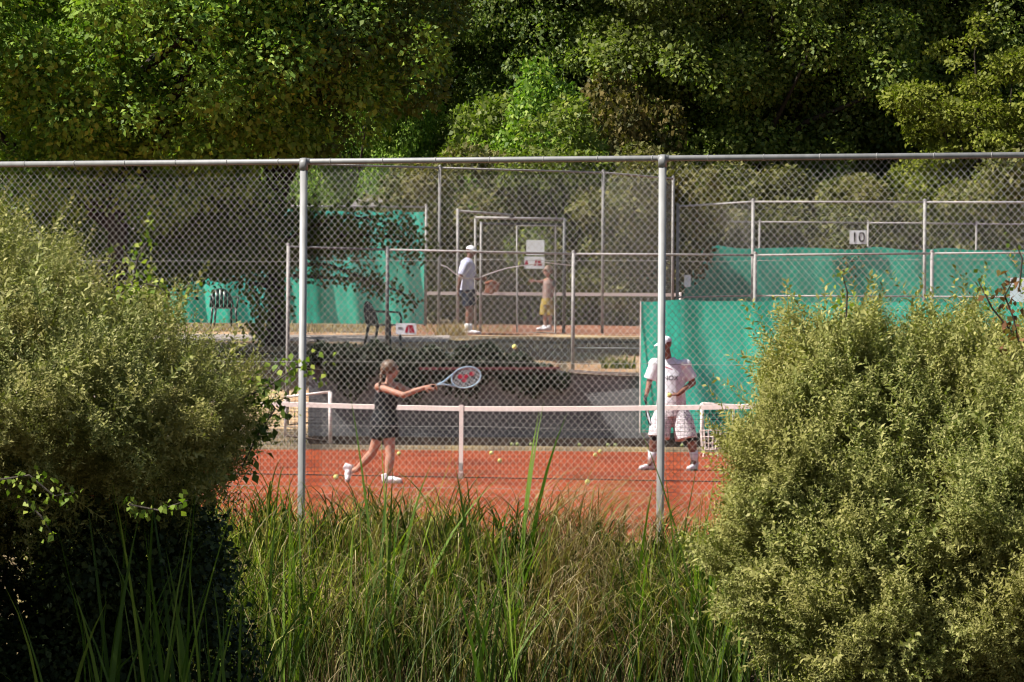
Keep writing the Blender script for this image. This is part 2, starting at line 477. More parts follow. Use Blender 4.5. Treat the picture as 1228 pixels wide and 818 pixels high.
# ---- near fence
PX_POST = [-66, 364.5, 794.5, 1243]
def fence_pt(px, z):
    r = ray(px, 409)
    t = 35.6 / (r.y + FY * r.x)
    p = Vector((0, 0, CAMZ)) + r * t
    p.z = z; return p
fa = fence_pt(-66, 0); fb = fence_pt(1230, 0)
fd = (fb - fa).normalized(); fn = Vector((fd.y, -fd.x, 0))       # towards the camera
FTOP = 3.20
fence = thing('chain_link_fence', fa, 'nearest chain link fence, with thick grey posts, in front of the red clay court', 'fence')
A = fa - fd * 3.3; B = fb + fd * 3.3
posts = [A] + [fence_pt(p, 0) for p in PX_POST] + [B]
MB().tube([A + Vector((0, 0, FTOP)), B + Vector((0, 0, FTOP))], .024, 12).build('top_rail', 'galv', fence, True)
for p in posts:
    mb = MB()
    # square-rounded post
    prof = [(math.copysign(abs(math.cos(t)) ** .55, math.cos(t)) * .0295, math.copysign(abs(math.sin(t)) ** .55, math.sin(t)) * .0295) for t in [2 * math.pi * k / 16 for k in range(16)]]
    q = p + fn * .032
    V = [q + fd * x + fn * y + Vector((0, 0, z)) for z in (-.25, FTOP - .05) for x, y in prof]
    mb.add(V, [(k, (k + 1) % 16, 16 + (k + 1) % 16, 16 + k) for k in range(16)] + [tuple(range(16, 32))])
    po = mb.build('post', 'galv', fence, True)
    mb = MB()
    V = [q + fd * x * 1.13 + fn * y * 1.13 + Vector((0, 0, z)) for z in (FTOP - .075, FTOP - .01) for x, y in prof]
    V += [q + fd * x * .7 + fn * (y * .7 - .012) + Vector((0, 0, FTOP + .030)) for x, y in prof]
    mb.add(V, [(k + 16 * l, (k + 1) % 16 + 16 * l, 16 + 16 * l + (k + 1) % 16, 16 + 16 * l + k) for l in (0, 1) for k in range(16)] + [tuple(range(32, 48)), tuple(range(15, -1, -1))])
    mb.tube([p + fd * -.045 + Vector((0, 0, FTOP)), p + fd * .045 + Vector((0, 0, FTOP))], .029, 12)
    mb.build('post_cap', 'galv', po, True)
V, F = chainlink(A - fn * .026, B - fn * .026, .02, FTOP + .045, .060, .0015, 4)
mesh_part('wire_mesh', V, F, 'galv_wire', fence)
for z, s in ((2.36, .010), (1.50, .006), (.955, .016), (.44, .01)):
    pts = []
    for i in range(60):
        t = i / 59; p = A.lerp(B, t) - fn * .036
        pts.append(p + Vector((0, 0, z - s * math.sin(t * 4 * math.pi) ** 2 + .004 * math.sin(i * 1.3))))
    MB().tube(pts, .0020, 5).build('tension_wire', 'galv_far', fence)

tie = None
for i in range(34):
    q = A.lerp(B, (i + .5) / 34) + Vector((0, 0, FTOP))
    if tie is None:
        tie = MB().tube([q + fn * math.cos(t) * .027 + Vector((0, 0, math.sin(t) * .027)) for t in np.linspace(0, 2 * math.pi, 13)[:-1]] , .0026, 5, close=True).build('wire_tie', 'galv_wire', fence)
        q0 = q.copy()
    else:
        o = tie.copy(); COL.objects.link(o); o.location = q - q0

# ---- generic far fence
def far_fence(label, pts, zb, zt, postpx=None, mat='galv_far', r_post=.03, r_rail=.02, mids=(), wire=.0014, group='chain link fences beyond the court', n=3, name='chain_link_fence', panels=None, w=.062):
    """pts: posts as world xy; zb, zt: bottom and top heights"""
    base = Vector(pts[0]); base.z = zb
    f = thing(name, base, label, 'fence', group)
    P = [Vector((p[0], p[1], 0)) for p in pts]
    for p in P:
        mb = MB().tube([p + Vector((0, 0, zb - .2)), p + Vector((0, 0, zt + .03))], r_post, 8); mb.ball(p + Vector((0, 0, zt + .03)), r_post * 1.15, 8)
        mb.build('post', mat, f, True)
    for a, b in zip(P[:-1], P[1:]):
        MB().tube([a + Vector((0, 0, zt)), b + Vector((0, 0, zt))], r_rail, 8).build('top_rail', mat, f, True)
        for zm in mids:
            MB().tube([a + Vector((0, 0, zm)), b + Vector((0, 0, zm))], r_rail * .9, 6).build('middle_rail', mat, f, True)
        V, F = chainlink(a, b, zb + .03, zt, w, wire, n)
        mesh_part('wire_mesh', V, F, mat, f)
    return f
def xy(px, d): p = W(px, 409, d); return Vector((p.x, p.y, 0))

# ---- back fence of the court, on top of the retaining wall
bz = 1.1
bf = thing('chain_link_fence', xy(345, 72.15) + Vector((0, 0, bz)), 'middle chain link fence standing on the dark retaining wall behind the net', 'fence', 'chain link fences beyond the court')
bp_px = [345, 464, 687, 905, 1117, 1330]
BP = [xy(p, 72.15) for p in bp_px]
tops = [3.40, 3.36, 3.31, 3.31, 3.36, 3.40]
for i, p in enumerate(BP):
    dark = 'galv_dark' if i == 1 else 'galv_far'  # darker metal paints in the shade on this post
    z0 = T(p.x, 72.2) - .1
    mb = MB().tube([p + Vector((0, 0, z0)), p + Vector((0, 0, tops[i] + .03))], .032, 8); mb.ball(p + Vector((0, 0, tops[i] + .03)), .037, 8)
    mb.build('post', dark, bf, True)
for i in range(5):
    MB().tube([BP[i] + Vector((0, 0, tops[i])), BP[i + 1] + Vector((0, 0, tops[i + 1]))], .02, 8).build('top_rail', 'galv_dark' if i == 0 else 'galv_far', bf, True)  # leftmost rail is painted in the same shaded grey
V, F = chainlink(BP[0], BP[-1], 1.25, 3.33, .062, .0011, 3)
mesh_part('wire_mesh', V, F, 'galv_far', bf)
MB().tube([BP[2] + Vector((0, 0, 1.72)), BP[3] + Vector((0, 0, 1.70))], .014, 6).build('middle_rail', 'galv_dark', bf, True)

# ---- retaining wall
xw = [-3.42] + list(np.linspace(-3.2, 14, 30))
mb = MB(); V = []
for x in xw:
    t = wall_top(x); wv = .03 * math.sin(x * 2.1)
    V += [(x, 71.55 + wv, -.05), (x, 71.62 + wv, t), (x, 71.89, t), (x, 71.89, -.05)]
F = [(4 * i + k, 4 * i + 4 + k, 4 * i + 5 + k, 4 * i + 1 + k) for i in range(len(xw) - 1) for k in range(3)] + [(0, 1, 2, 3)]
rw = thing('retaining_wall', (-3.4, 71.7, 0), 'low dark grey retaining wall along the far end of the clay court', 'wall')
mb.add(V, F).build('wall_face', 'wall_grey', rw)
mb = MB()
for i in range(7):
    x0 = -3.4 + i * 2.45
    mb.box((x0 + 1.2, 71.42, .13), (2.42, .12, .14))
    mb.build('timber_sleeper', 'sleeper', rw); mb = MB()
mb = MB()
for i in range(len(xw) - 1):
    if xw[i] > .6:
        a = Vector((xw[i], 71.7, wall_top(xw[i]) + .03)); b2 = Vector((xw[i + 1], 71.7, wall_top(xw[i + 1]) + .03))
        c = (a + b2) / 2; mb.box(c, ((b2 - a).length - .004, .34, .05), Matrix.Rotation(-math.atan2(b2.z - a.z, b2.x - a.x), 3, 'Y'))
mb.build('coping', 'gravel', rw)

# ---- green windbreak cloths
def windbreak(label, pa, pb, zb, zt, seed, droop=.05, mat='windbreak', group='green windbreak cloths on the fences'):
    rr = random.Random(seed); n = 60; k = 14
    V = []
    for j in range(k + 1):
        for i in range(n + 1):
            t = i / n; s = j / k
            p = Vector(pa).lerp(Vector(pb), t)
            dr = droop * abs(math.sin(t * math.pi * 7 + seed)) * s ** 3 + .015 * math.sin(t * 60 + seed)* s
            y = .08 * math.sin(t * 37 + seed + 2 * s) * (1 - .5 * s) + .03 * math.sin(t * 90 + s * 5)
            V.append((p.x, p.y + y, zb + (zt - zb) * s - dr))
    F = [(j * (n + 1) + i, j * (n + 1) + i + 1, (j + 1) * (n + 1) + i + 1, (j + 1) * (n + 1) + i) for j in range(k) for i in range(n)]
    base = Vector((pa[0], pa[1], zb))
    o = MB().add(V, F).build('windbreak_cloth', mat, smooth=True, loc=base)
    return tag(o, label, 'windbreak', group)
a = xy(768, 71.3); b2 = xy(1420, 71.3)
windbreak('brightest green windbreak cloth hanging behind the man, at the far end of the court', a, b2, .30, 2.54, 1, .035)
mb = MB()
mb.tube([a + Vector((0, -.02, .3)), a + Vector((0, -.02, 2.5))], .012, 6)
tag(mb.build('cloth_edge_pole', 'white_paint', loc=a + Vector((0, 0, .3))), 'thin white pole at the left edge of the bright green cloth behind the man', 'pole')
a = xy(196, 92); b2 = xy(508, 92)
windbreak('green windbreak cloth on the left, behind the tree trunk and the garden chairs', a, b2, 2.25, 4.72, 2, .05)
a = xy(762, 100.3); b2 = xy(1420, 101)
windbreak('pale green windbreak cloth under the number 10 sign, high on the right', a, b2, 2.45, 4.22, 3, .06)

far_fence('fence carrying the left green windbreak cloth, mostly hidden by the maple', [xy(160, 92.2), xy(335, 92.2), xy(510, 92.2)], 2.2, 4.8, w=.08)
far_fence('farthest fence of the upper court, the one carrying the number 10 sign', [xy(765, 100.6), xy(910, 100.7), xy(1040, 100.8), xy(1170, 100.9), xy(1300, 101)], 2.3, 4.80, w=.08, r_post=.026)
# cage fence of the upper court: straight run, then it turns away
far_fence('tallest fence behind the court, its right panel turning away beside the gate', [xy(330, 81.5), xy(526, 83), xy(722, 84.6), xy(806, 87.2)], 1.95, 5.24, w=.060, wire=.0014)
# fence on the right, seen above the bright cloth
far_fence('fence right of the thick post, whose first panel is turned to the side', [xy(812, 78.6), xy(902, 76), xy(1108, 75.6), xy(1320, 75.2)], 1.5, 4.36, mids=(2.68,), w=.060, wire=.0014)

# gate frame of the upper court
gz = 1.98
gt = thing('fence_gate', xy(610, 84.8) + Vector((0, 0, gz)), 'chain link gate in a tube frame with notices hung on it, behind the court', 'gate')
def bar(pa, pb, r, name, mat='galv_far', par=None): return MB().tube([pa, pb], r, 8).build(name, mat, par or gt, True)
def P3(px, py, d): return W(px, py, d)
bar(P3(549, 250, 84.2), P3(549, 400, 84.2), .03, 'gate_post'); bar(P3(570, 262, 85), P3(570, 402, 85), .026, 'gate_post')
bar(P3(577, 266, 84.9), P3(576, 402, 84.9), .026, 'gate_post'); bar(P3(677, 262, 84.9), P3(676, 400, 84.9), .035, 'gate_post', 'galv_dark')
bar(P3(549, 253, 84.2), P3(614, 258, 84.9), .026, 'cross_bar'); bar(P3(570, 261, 84.9), P3(678, 263, 84.9), .03, 'cross_bar')
bar(P3(577, 268, 84.95), P3(677, 270, 84.95), .026, 'cross_bar', 'galv_dark')
for x0, x1 in ((620, 666),):
    gl = MB().tube([P3(x0, 271, 84.7), P3(x1, 271, 84.7), P3(x1, 399, 84.7), P3(x0, 399, 84.7)], .022, 8, close=True).build('gate_leaf', 'galv_far', gt, True)
    a, b2 = P3(x0, 300, 84.7), P3(x1, 300, 84.7)
    V, F = chainlink(a, b2, gz + .05, 4.1, .06, .0024); mesh_part('leaf_mesh', V, F, 'galv_far', gl)
    MB().box(P3(664, 340, 84.66), (.05, .04, .14)).build('latch', 'galv_dark', gl)
V, F = chainlink(P3(577, 300, 84.9), P3(620, 300, 84.9), gz + .05, 4.2, .06, .0024); mesh_part('side_mesh', V, F, 'galv_far', gt)

# ---- signs
def textmesh(body, size, depth=.004):
    c = bpy.data.curves.new('t', 'FONT'); c.body = body; c.size = size; c.extrude = depth; c.align_x = 'CENTER'; c.align_y = 'CENTER'
    o = bpy.data.objects.new('t', c); COL.objects.link(o)
    dg = bpy.context.evaluated_depsgraph_get(); me = bpy.data.meshes.new_from_object(o.evaluated_get(dg)); bpy.data.objects.remove(o)
    return me
def board(label, c, w, h, cat='sign', name='sign_board', wires=True):
    t = thing(name, c, label, cat)
    mb = MB().box(c, (w, .012, h)); mb.build('board', 'sign_white', t)
    if wires:
        mb = MB()
        for sx in (-1, 1):
            for sz in (-1, 1): MB().tube([c + Vector((sx * w * .44, -.012, sz * h * .42)), c + Vector((sx * w * .44, .05, sz * h * .42))], .008, 6).build('fixing', 'galv_dark', t)
    return t
def logo(t, c, w, h, y=-.010):
    """dark red arch split by white strokes"""
    mb = MB()
    for (x0, x1, x2, x3) in ((-.5, -.28, -.06, -.22), (-.02, -.26 + .2, .10, .14), (.18, .02, .30, .5)):
        mb.add([c + Vector((x0 * w, y, -h / 2)), c + Vector((x3 * w, y, -h / 2)), c + Vector((x2 * w, y, h / 2)), c + Vector((x1 * w, y, h / 2))], [(0, 1, 2, 3)])
    mb.build('emblem', 'ink_red', t)
c = W(1029, 284.5, 100.5)
s = board('white board with the black number 10 on the farthest fence', c, .40, .32, 'sign')
me = textmesh('10', .34); me.transform(Matrix.Translation(c + Vector((0, -.012, -.01))) @ Matrix.Rotation(math.pi / 2, 4, 'X')); link('numerals', me, 'ink_black', s)
c = W(642, 297, 84.5); board('pale blank notice on the chain link gate, above the one with a red emblem', c, .36, .30)
c = W(641, 315, 84.48); s = board('white notice with a red emblem, lower of the two on the gate', c, .40, .24); logo(s, c + Vector((.07, 0, 0)), .17, .12)
mb = MB(); mb.add([c + Vector((-.2, -.010, -.05)), c + Vector((-.12, -.010, -.05)), c + Vector((-.14, -.010, .04)), c + Vector((-.17, -.010, .05))], [(0, 1, 2, 3)]); mb.build('emblem', 'ink_red', s)
c = W(487, 394.5, 72.0); s = board('small white board with a dark red emblem beside the dark garden chair', c, .35, .19); logo(s, c + Vector((.06, 0, 0)), .17, .13)
me = textmesh('ms', .07); me.transform(Matrix.Translation(c + Vector((-.1, -.008, .02))) @ Matrix.Rotation(math.pi / 2, 4, 'X')); link('lettering', me, 'ink_black', s)
c = W(824.5, 337, 77.9); board('small white plate low on the turned fence panel right of the thick post', c, .12, .22)
c = W(1222, 348, 72.0); board('white board at the right edge behind the brown leaves of the vine', c, .30, .42)

# ------------------------------------------------------------------ tennis net
net = thing('tennis_net', courtp(0, 0), 'black tennis net with dusty white tape across the red clay court', 'net')
def tape_h(a): return .914 + .156 * (abs(a) / 6.4) ** 1.6
av = np.linspace(-6.4, 6.4, 49)
mb = MB(); V = []
for a in av:
    h = tape_h(a)
    for dy, dz in ((-.012, 0), (-.016, -.055), (.016, -.055), (.012, 0), (0, .008)): V.append(courtp(a, dy, h + dz))
F = [(5 * i + k, 5 * i + 5 + k, 5 * i + 5 + (k + 1) % 5, 5 * i + (k + 1) % 5) for i in range(48) for k in range(5)]
mb.add(V, F).build('tape', 'tape', net)
mb = MB()
for i in range(275):
    a = -6.38 + i * .0466
    mb.tube([courtp(a, .01 * math.sin(a * 3), .02), courtp(a, 0, tape_h(a) - .05)], .0017, 3, caps=False)
for j in range(19):
    f = .02 + j / 18.6 * .98
    mb.tube([courtp(a, .01 * math.sin(a * 3) * (1 - f), max(.02, (tape_h(a) - .05) * f)) for a in av], .0017, 3, caps=False)
mb.build('netting', 'cord_black', net)
mb = MB(); mb.tube([courtp(a, .008 * math.sin(a * 5), .022) for a in np.linspace(-6.4, 6.4, 160)], .006, 4); mb.build('bottom_cord', 'cord_black', net)
st = MB().box(courtp(0, -.02, .51), (.055, .008, .86), Matrix.Rotation(-YAW, 3, 'Z')).build('centre_strap', 'tape', net)
MB().box(courtp(0, -.028, .16), (.05, .014, .09), Matrix.Rotation(-YAW, 3, 'Z')).build('buckle', 'galv', st)
MB().box(courtp(0, -.024, .04), (.065, .03, .08), Matrix.Rotation(-YAW, 3, 'Z')).build('ground_anchor', 'sole', st)
for s in (-1, 1):
    MB().tube([courtp(6.46 * s, 0, -.02), courtp(6.46 * s, 0, 1.1)], .04, 12).build('net_post', 'white_paint', net, True)

# net of the upper court
un = thing('tennis_net', xy(650, 95) + Vector((0, 0, 2.1)), 'far tennis net with pinkish tape on the upper court behind the gate', 'net')
ztop = 2.97
MB().box((xy(506, 95) + xy(815, 95)) / 2 + Vector((0, 0, ztop)), ((xy(815, 95) - xy(506, 95)).x, .02, .075)).build('tape', 'tape', un)
mb = MB()
x0, x1 = xy(506, 95).x, xy(815, 95).x
for i in range(int((x1 - x0) / .055)): mb.tube([(x0 + i * .055, 95, 2.22), (x0 + i * .055, 95, ztop - .03)], .002, 3, caps=False)
for j in range(14): mb.tube([(x0, 95, 2.24 + j * .052), (x1, 95, 2.24 + j * .052)], .002, 3, caps=False)
mb.build('netting', 'cord_black', un)
for x in (x0, x1): MB().tube([(x, 95, 2.1), (x, 95, ztop + .06)], .04, 8).build('net_post', 'white_paint', un, True)

# small white tube frames at the foot of the wall
def tube_frame(label, pts, mid=None):
    t = thing('training_frame', pts[0], label, 'frame', 'white training frames by the wall')
    a, b2, c, d2 = [Vector(p) for p in pts]     # near bottom, near top, far top, far bottom
    MB().tube([a, b2], .035, 10).build('upright', 'white_paint', t, True)
    MB().tube([d2, c], .022, 10).build('upright', 'white_paint', t, True)
    MB().tube([b2, c], .024, 10).build('top_bar', 'white_paint', t, True)
    MB().tube([a + Vector((0, 0, .03)), d2 + Vector((0, 0, .03))], .02, 10).build('bottom_bar', 'sleeper', t, True)
    mb = MB()
    for i in range(1, 9):
        s = i / 9; mb.tube([a.lerp(d2, s), b2.lerp(c, s)], .004, 3)
    for i in range(1, 8):
        s = i / 8; mb.tube([a.lerp(b2, s), d2.lerp(c, s)], .004, 3)
    mb.build('netting', 'cord_black', t)
p0 = W(396, 532, 71.0); p1 = W(396, 470, 71.0)
q1 = W(342, 476, 71.3); q0 = W(342, 524, 71.3)
tube_frame('small white tube frame standing at the far left of the clay, left of the woman', [p0, p1, q1, q0])
p0 = W(842, 535, 70.9); p1 = W(842, 484, 70.9); q1 = W(880, 486, 71.2); q0 = W(880, 533, 71.2)
tube_frame('small white tube frame at the wall, right of the man', [p0, p1, q1, q0])

# long red pole with brackets on the wall
a, b2 = W(503, 442, 71.3), W(672, 441.5, 71.3)
pl = thing('drag_brush', a, 'long dark red drag brush hung along the ivy covered wall', 'brush')
MB().box((a + b2) / 2, ((b2 - a).length, .05, .045), Matrix.Rotation(-math.atan2(b2.z - a.z, b2.x - a.x), 3, 'Y')).build('brush_beam', 'red_paint', pl)
mb = MB()
rr = random.Random(4)
for i in range(160):
    p = a.lerp(b2, (i + .5) / 160) + Vector((0, 0, -.035)); mb.tube([p, p + Vector((rr.uniform(-.01, .01), rr.uniform(-.02, .02), -.06))], .004, 3)
mb.build('bristles', 'sleeper', pl)
for t in (.2, .8): MB().tube([a.lerp(b2, t) + Vector((0, -.02, .05)), a.lerp(b2, t) + Vector((0, .35, .05))], .01, 6).build('bracket', 'galv_dark', pl)

# wire basket of balls
c = G(852, 548); bk = thing('ball_basket', c, 'white wire ball basket on the clay at the edge of the right bush', 'basket')
mb = MB()
for i in range(14):
    th = 2 * math.pi * i / 14; e = Vector((math.cos(th), math.sin(th), 0))
    mb.tube([c + e * .13 + Vector((0, 0, .12)), c + e * .17 + Vector((0, 0, .42))], .006, 4)
for z, r_ in ((.12, .13), (.22, .143), (.32, .157), (.42, .17)):
    mb.tube([c + Vector((math.cos(2 * math.pi * k / 20) * r_, math.sin(2 * math.pi * k / 20) * r_, z)) for k in range(20)], .006, 4, close=True)
mb.build('wire_basket', 'white_paint', bk)
for k in range(4):
    th = math.pi / 4 + k * math.pi / 2; e = Vector((math.cos(th), math.sin(th), 0))
    MB().tube([c + e * .17, c + e * .13 + Vector((0, 0, .14))], .007, 4).build('leg', 'white_paint', bk)

# ------------------------------------------------------------------ balls
def ball_mesh(mat):
    mb = MB().ball((0, 0, 0), .034, 14)
    me = bpy.data.meshes.new('tennis_ball'); me.from_pydata(mb.v, [], mb.f); me.materials.append(MATS[mat])
    me.polygons.foreach_set('use_smooth', [True] * len(me.polygons)); return me
bm_new, bm_old = ball_mesh('ball'), ball_mesh('ball_old')
def ballo(p, label, old=False):
    o = bpy.data.objects.new('tennis_ball', bm_old if old else bm_new); COL.objects.link(o); o.location = p
    tag(o, label, 'tennis ball', 'tennis balls')
for px, py, lab in [(403, 572, 'yellow tennis ball just left of the trailing shoe of the woman'), (478.5, 544, 'yellow tennis ball on the clay right of the knees of the woman'),
                    (589, 543.5, 'yellow tennis ball on clay, first one right of the net strap'), (599.5, 552.5, 'yellow tennis ball slightly nearer than the one beside the net strap'),
                    (714, 545.5, 'yellow tennis ball, left one of the close pair left of the man'), (719.5, 541.5, 'yellow tennis ball, right and farther one of the close pair left of the man'),
                    (704.5, 578, 'nearest yellow tennis ball, just in front of the net on clay')]:
    p = G(px, py, .034); ballo(p, lab)
for px, lab in [(614, 'dull green ball at the wall foot, farther left of two behind the net middle'), (620.5, 'dull green ball at the wall foot, touching its left neighbour behind the net middle'),
                (637, 'dull green ball at the wall foot, alone between the middle pair and the far ones'), (695, 'dull green ball at the wall foot, right of the middle of the net'),
                (729, 'dull green ball at the wall foot, left one of two nearest the man'), (738, 'dull green ball at the wall foot, right one of two nearest the man'), (818, 'dull green ball between the legs of the man, by the cloth')]:
    p = W(px, 533, 70.95); p.z = .094 + T(p.x, p.y) - .06; ballo(p, lab, True)
ballo(W(617, 416, 56), 'yellow tennis ball in the air above the net')

# ------------------------------------------------------------------ chairs
def chair(c, rz, label, arm_mat='plastic_dark'):
    t = thing('garden_chair', Vector((0, 0, 0)), label, 'chair', 'plastic garden chairs')
    MB().box((0, 0, .42), (.44, .44, .03)).build('seat', 'plastic_grey', t)
    mb = MB()                                        # slatted back with curved rim
    rim = [Vector((math.cos(s) * .24, .22 + .10 * (math.sin(s)), .44 + .38 * math.sin(s))) for s in np.linspace(0, math.pi, 15)]
    mb.tube(rim, .022, 6)
    for k in range(-2, 3):
        x = k * .085; h = .44 + .38 * math.sqrt(max(0, 1 - (x / .24) ** 2)); mb.box((x, .265, (.43 + h) / 2), (.074, .014, h - .43), Matrix.Rotation(-.12, 3, 'X'))
    mb.build('backrest', arm_mat, t, True)
    for s in (-1, 1):
        MB().tube([(s * .25, .27, .66), (s * .27, .1, .66), (s * .27, -.18, .64), (s * .25, -.23, .55), (s * .235, -.22, .42)], .02, 6).build('armrest', arm_mat, t, True)
        MB().tube([(s * .21, -.2, .42), (s * .24, -.24, 0)], [.028, .018], 6).build('leg', arm_mat, t, True)
        MB().tube([(s * .20, .2, .42), (s * .22, .28, 0)], [.028, .018], 6).build('leg', arm_mat, t, True)
    t.location = c; t.rotation_euler = (0, 0, rz)
    return t
def groundp(px, d): p = xy(px, d); p.z = T(p.x, p.y); return p
p = W(460, 416, 74.6); p.z = 1.68
ch = chair(p, rad(68), 'dark garden chair seen from the side, left of the red emblem board')
ch2 = copy_tree(ch); ch2.location = groundp(268, 88.5); ch2.rotation_euler = (0, 0, rad(15)); ch2.scale = (1, 1, 1)
ch2['label'] = 'dark garden chair farther back, at the edge of the left bush'

# ------------------------------------------------------------------ people
def hand(mb, wrist, d, palm_n, side, r=.0085, curl=1.0, L=.17):
    """palm and five fingers that curl; d = direction of the hand, palm_n = where the palm looks"""
    d = Vector(d).normalized(); n = Vector(palm_n); n = (n - d * n.dot(d)).normalized(); s = d.cross(n) * side
    palm = wrist + d * .045
    Rm = Matrix((s, d, n)).transposed()
    mb.ball(palm, (.040, .050, .016), 12, Rm)
    for k, ln in enumerate((.070, .080, .074, .058)):
        b0 = wrist + d * .085 + s * (.030 - k * .020)
        a1 = .5 * curl; a2 = 1.3 * curl; a3 = 2.1 * curl
        p1 = b0 + (d * math.cos(a1) + n * math.sin(a1)) * ln * .42
        p2 = p1 + (d * math.cos(a2) + n * math.sin(a2)) * ln * .32
        p3 = p2 + (d * math.cos(a3) + n * math.sin(a3)) * ln * .26
        mb.tube([wrist + d * .05 + s * (.026 - k * .017), b0, p1, p2, p3], [r, r, r * .95, r * .9, r * .75], 8)
    t0 = wrist + d * .02 + s * .03
    t1 = t0 + (s * .7 + d * .6 + n * .3).normalized() * .038
    t2 = t1 + (d * .8 + n * .6 - s * .1).normalized() * .030
    mb.tube([wrist + d * .01 + s * .012, t0, t1, t2], [r, r * 1.25, r * 1.05, r * .8], 8)

def head(mb, c, face, r=.105, up=(0, 0, 1)):
    f = Vector(face).normalized(); u = Vector(up); s = f.cross(u).normalized(); u = s.cross(f)
    Rm = Matrix((s, f, u)).transposed()
    mb.ball(c + u * .02 - f * .01, (.076, .094, .098), 16, Rm)
    mb.ball(c - u * .045 + f * .025, (.056, .064, .066), 14, Rm)        # jaw
    mb.ball(c - u * .082 + f * .058, (.024, .020, .018), 10, Rm)        # chin
    mb.tube([c + u * .018 + f * .086, c - u * .012 + f * .108, c - u * .026 + f * .092], [.009, .014, .012], 8)   # nose
    mb.tube([c - u * .048 + f * .082 - s * .022, c - u * .048 + f * .092, c - u * .048 + f * .082 + s * .022], .008, 6)  # lips
    mb.tube([c + u * .03 + f * .082 - s * .04, c + u * .034 + f * .092, c + u * .03 + f * .082 + s * .04], .010, 6)    # brow
    for q in (-1, 1): mb.ball(c + s * q * .078 - u * .005 - f * .012, (.010, .018, .030), 8, Rm)
    return f, s, u
def face_bits(c, face, parent):
    f = Vector(face).normalized(); u = Vector((0, 0, 1)); s = f.cross(u).normalized(); u = s.cross(f)
    for q in (-1, 1):
        mb = MB().ball(c + f * .081 + s * q * .032 + u * .006, .013, 8); mb.build('eye', 'ink_black', parent, True)
    MB().tube([c - u * .050 + f * .090 - s * .02, c - u * .050 + f * .098, c - u * .050 + f * .090 + s * .02], .005, 6).build('mouth', 'ink_red', parent, True)

def shoe(heel, toe, parent, up=(0, 0, 1)):
    heel = Vector(heel); toe = Vector(toe); d = (toe - heel); L = d.length; d.normalize(); u = Vector(up); s = d.cross(u).normalized(); u = s.cross(d)
    Rm = Matrix((s, d, u)).transposed()
    mb = MB()
    mb.ball(heel + d * .05 + u * .055, (.042, .058, .060), 12, Rm)
    mb.ball(heel + d * (L * .48) + u * .045, (.044, L * .36, .042), 12, Rm)
    mb.ball(heel + d * (L - .055) + u * .036, (.048, .062, .034), 12, Rm)
    mb.tube([heel + d * .045 + u * .05, heel + d * .03 + u * .115], [.046, .042], 12)
    me = remesh(mb, .007, 4)
    o = link('shoe', me, 'shoe', parent, True)
    mb = MB()
    pts = [(.0, 0), (.028, .2), (.036, .5), (.046, .8), (.03, 1.02), (-.03, 1.02), (-.046, .8), (-.034, .5), (-.03, .2)]
    V = [heel + s * x + d * (y * L) + u * z for z in (0, .022) for x, y in pts[1:] + [(-.02, -.02), (.02, -.02)]]
    k = len(V) // 2
    mb.add(V, [tuple(range(k)), tuple(range(2 * k - 1, k - 1, -1))] + [(i, (i + 1) % k, k + (i + 1) % k, k + i) for i in range(k)])
    mb.build('sole', 'sole', o)
    return o

def racket(grip, tip, nrm, label, mat='frame_blue', logo_mat='ink_red', scale=1.0):
    grip = Vector(grip); d = (Vector(tip) - grip).normalized(); L = (Vector(tip) - grip).length
    n = Vector(nrm); n = (n - d * n.dot(d)).normalized(); s = d.cross(n)
    k = L / .68
    t = thing('tennis_racket', grip, label, 'racket')
    MB().tube([grip, grip + d * .19 * k], [.018, .016], 8).build('grip', 'black_cloth', t, True)
    c = grip + d * .515 * k
    a, b2 = .158 * k, .110 * k
    hoop = [c + d * math.cos(th) * a + s * math.sin(th) * b2 for th in np.linspace(0, 2 * math.pi, 33)[:-1]]
    MB().tube(hoop, .0092, 8, close=True, up=tuple(n)).build('frame', mat, t, True)
    for q in (-1, 1):
        MB().tube([grip + d * .19 * k, grip + d * .26 * k + s * q * .012, c - d * a * .80 + s * q * b2 * .62], .011, 8).build('throat', mat, t, True)
    mb = MB()
    for i in range(-7, 8):
        x = i / 8 * b2; h = a * math.sqrt(1 - (i / 8) ** 2); mb.tube([c + s * x - d * h, c + s * x + d * h], .0011, 3)
    for i in range(-9, 10):
        x = i / 10 * a; h = b2 * math.sqrt(1 - (i / 10) ** 2); mb.tube([c + d * x - s * h, c + d * x + s * h], .0011, 3)
    mb.build('strings', 'white_cloth', t)
    return t, c, d, s, n, a, b2

# ---- woman, near side of the net, seen from behind and turned to the right
DW = 51.8
def w_(px, py, dy=0.0): return W(px, py, DW + dy)
base = w_(463, 583); wm = thing('person', Vector((base.x, DW, 0)), 'woman in a short black dress hitting the ball, hair in a braid', 'person')
mb = MB()
pel = w_(461, 509); che = w_(464, 474); nk = w_(467, 458)
shL, shR = w_(454, 464, -.06), w_(477, 463, .10)
hpL, hpR = w_(457, 514, .03), w_(466, 514, -.05)
mb.ball(pel, (.155, .115, .12), 16); mb.tube([pel, w_(462, 492), che, w_(466, 463)], [.140, .112, .132, .10], 16, ry=[.11, .09, .10, .07])
capsule(mb, shL, shR, .052, .050); mb.ball(che, (.145, .105, .12), 16)
capsule(mb, w_(466, 465), w_(467.5, 452), .052, .046)
hc = w_(468.5, 443, .02); hface = (.93, .36, -.05)
head(mb, hc, hface)
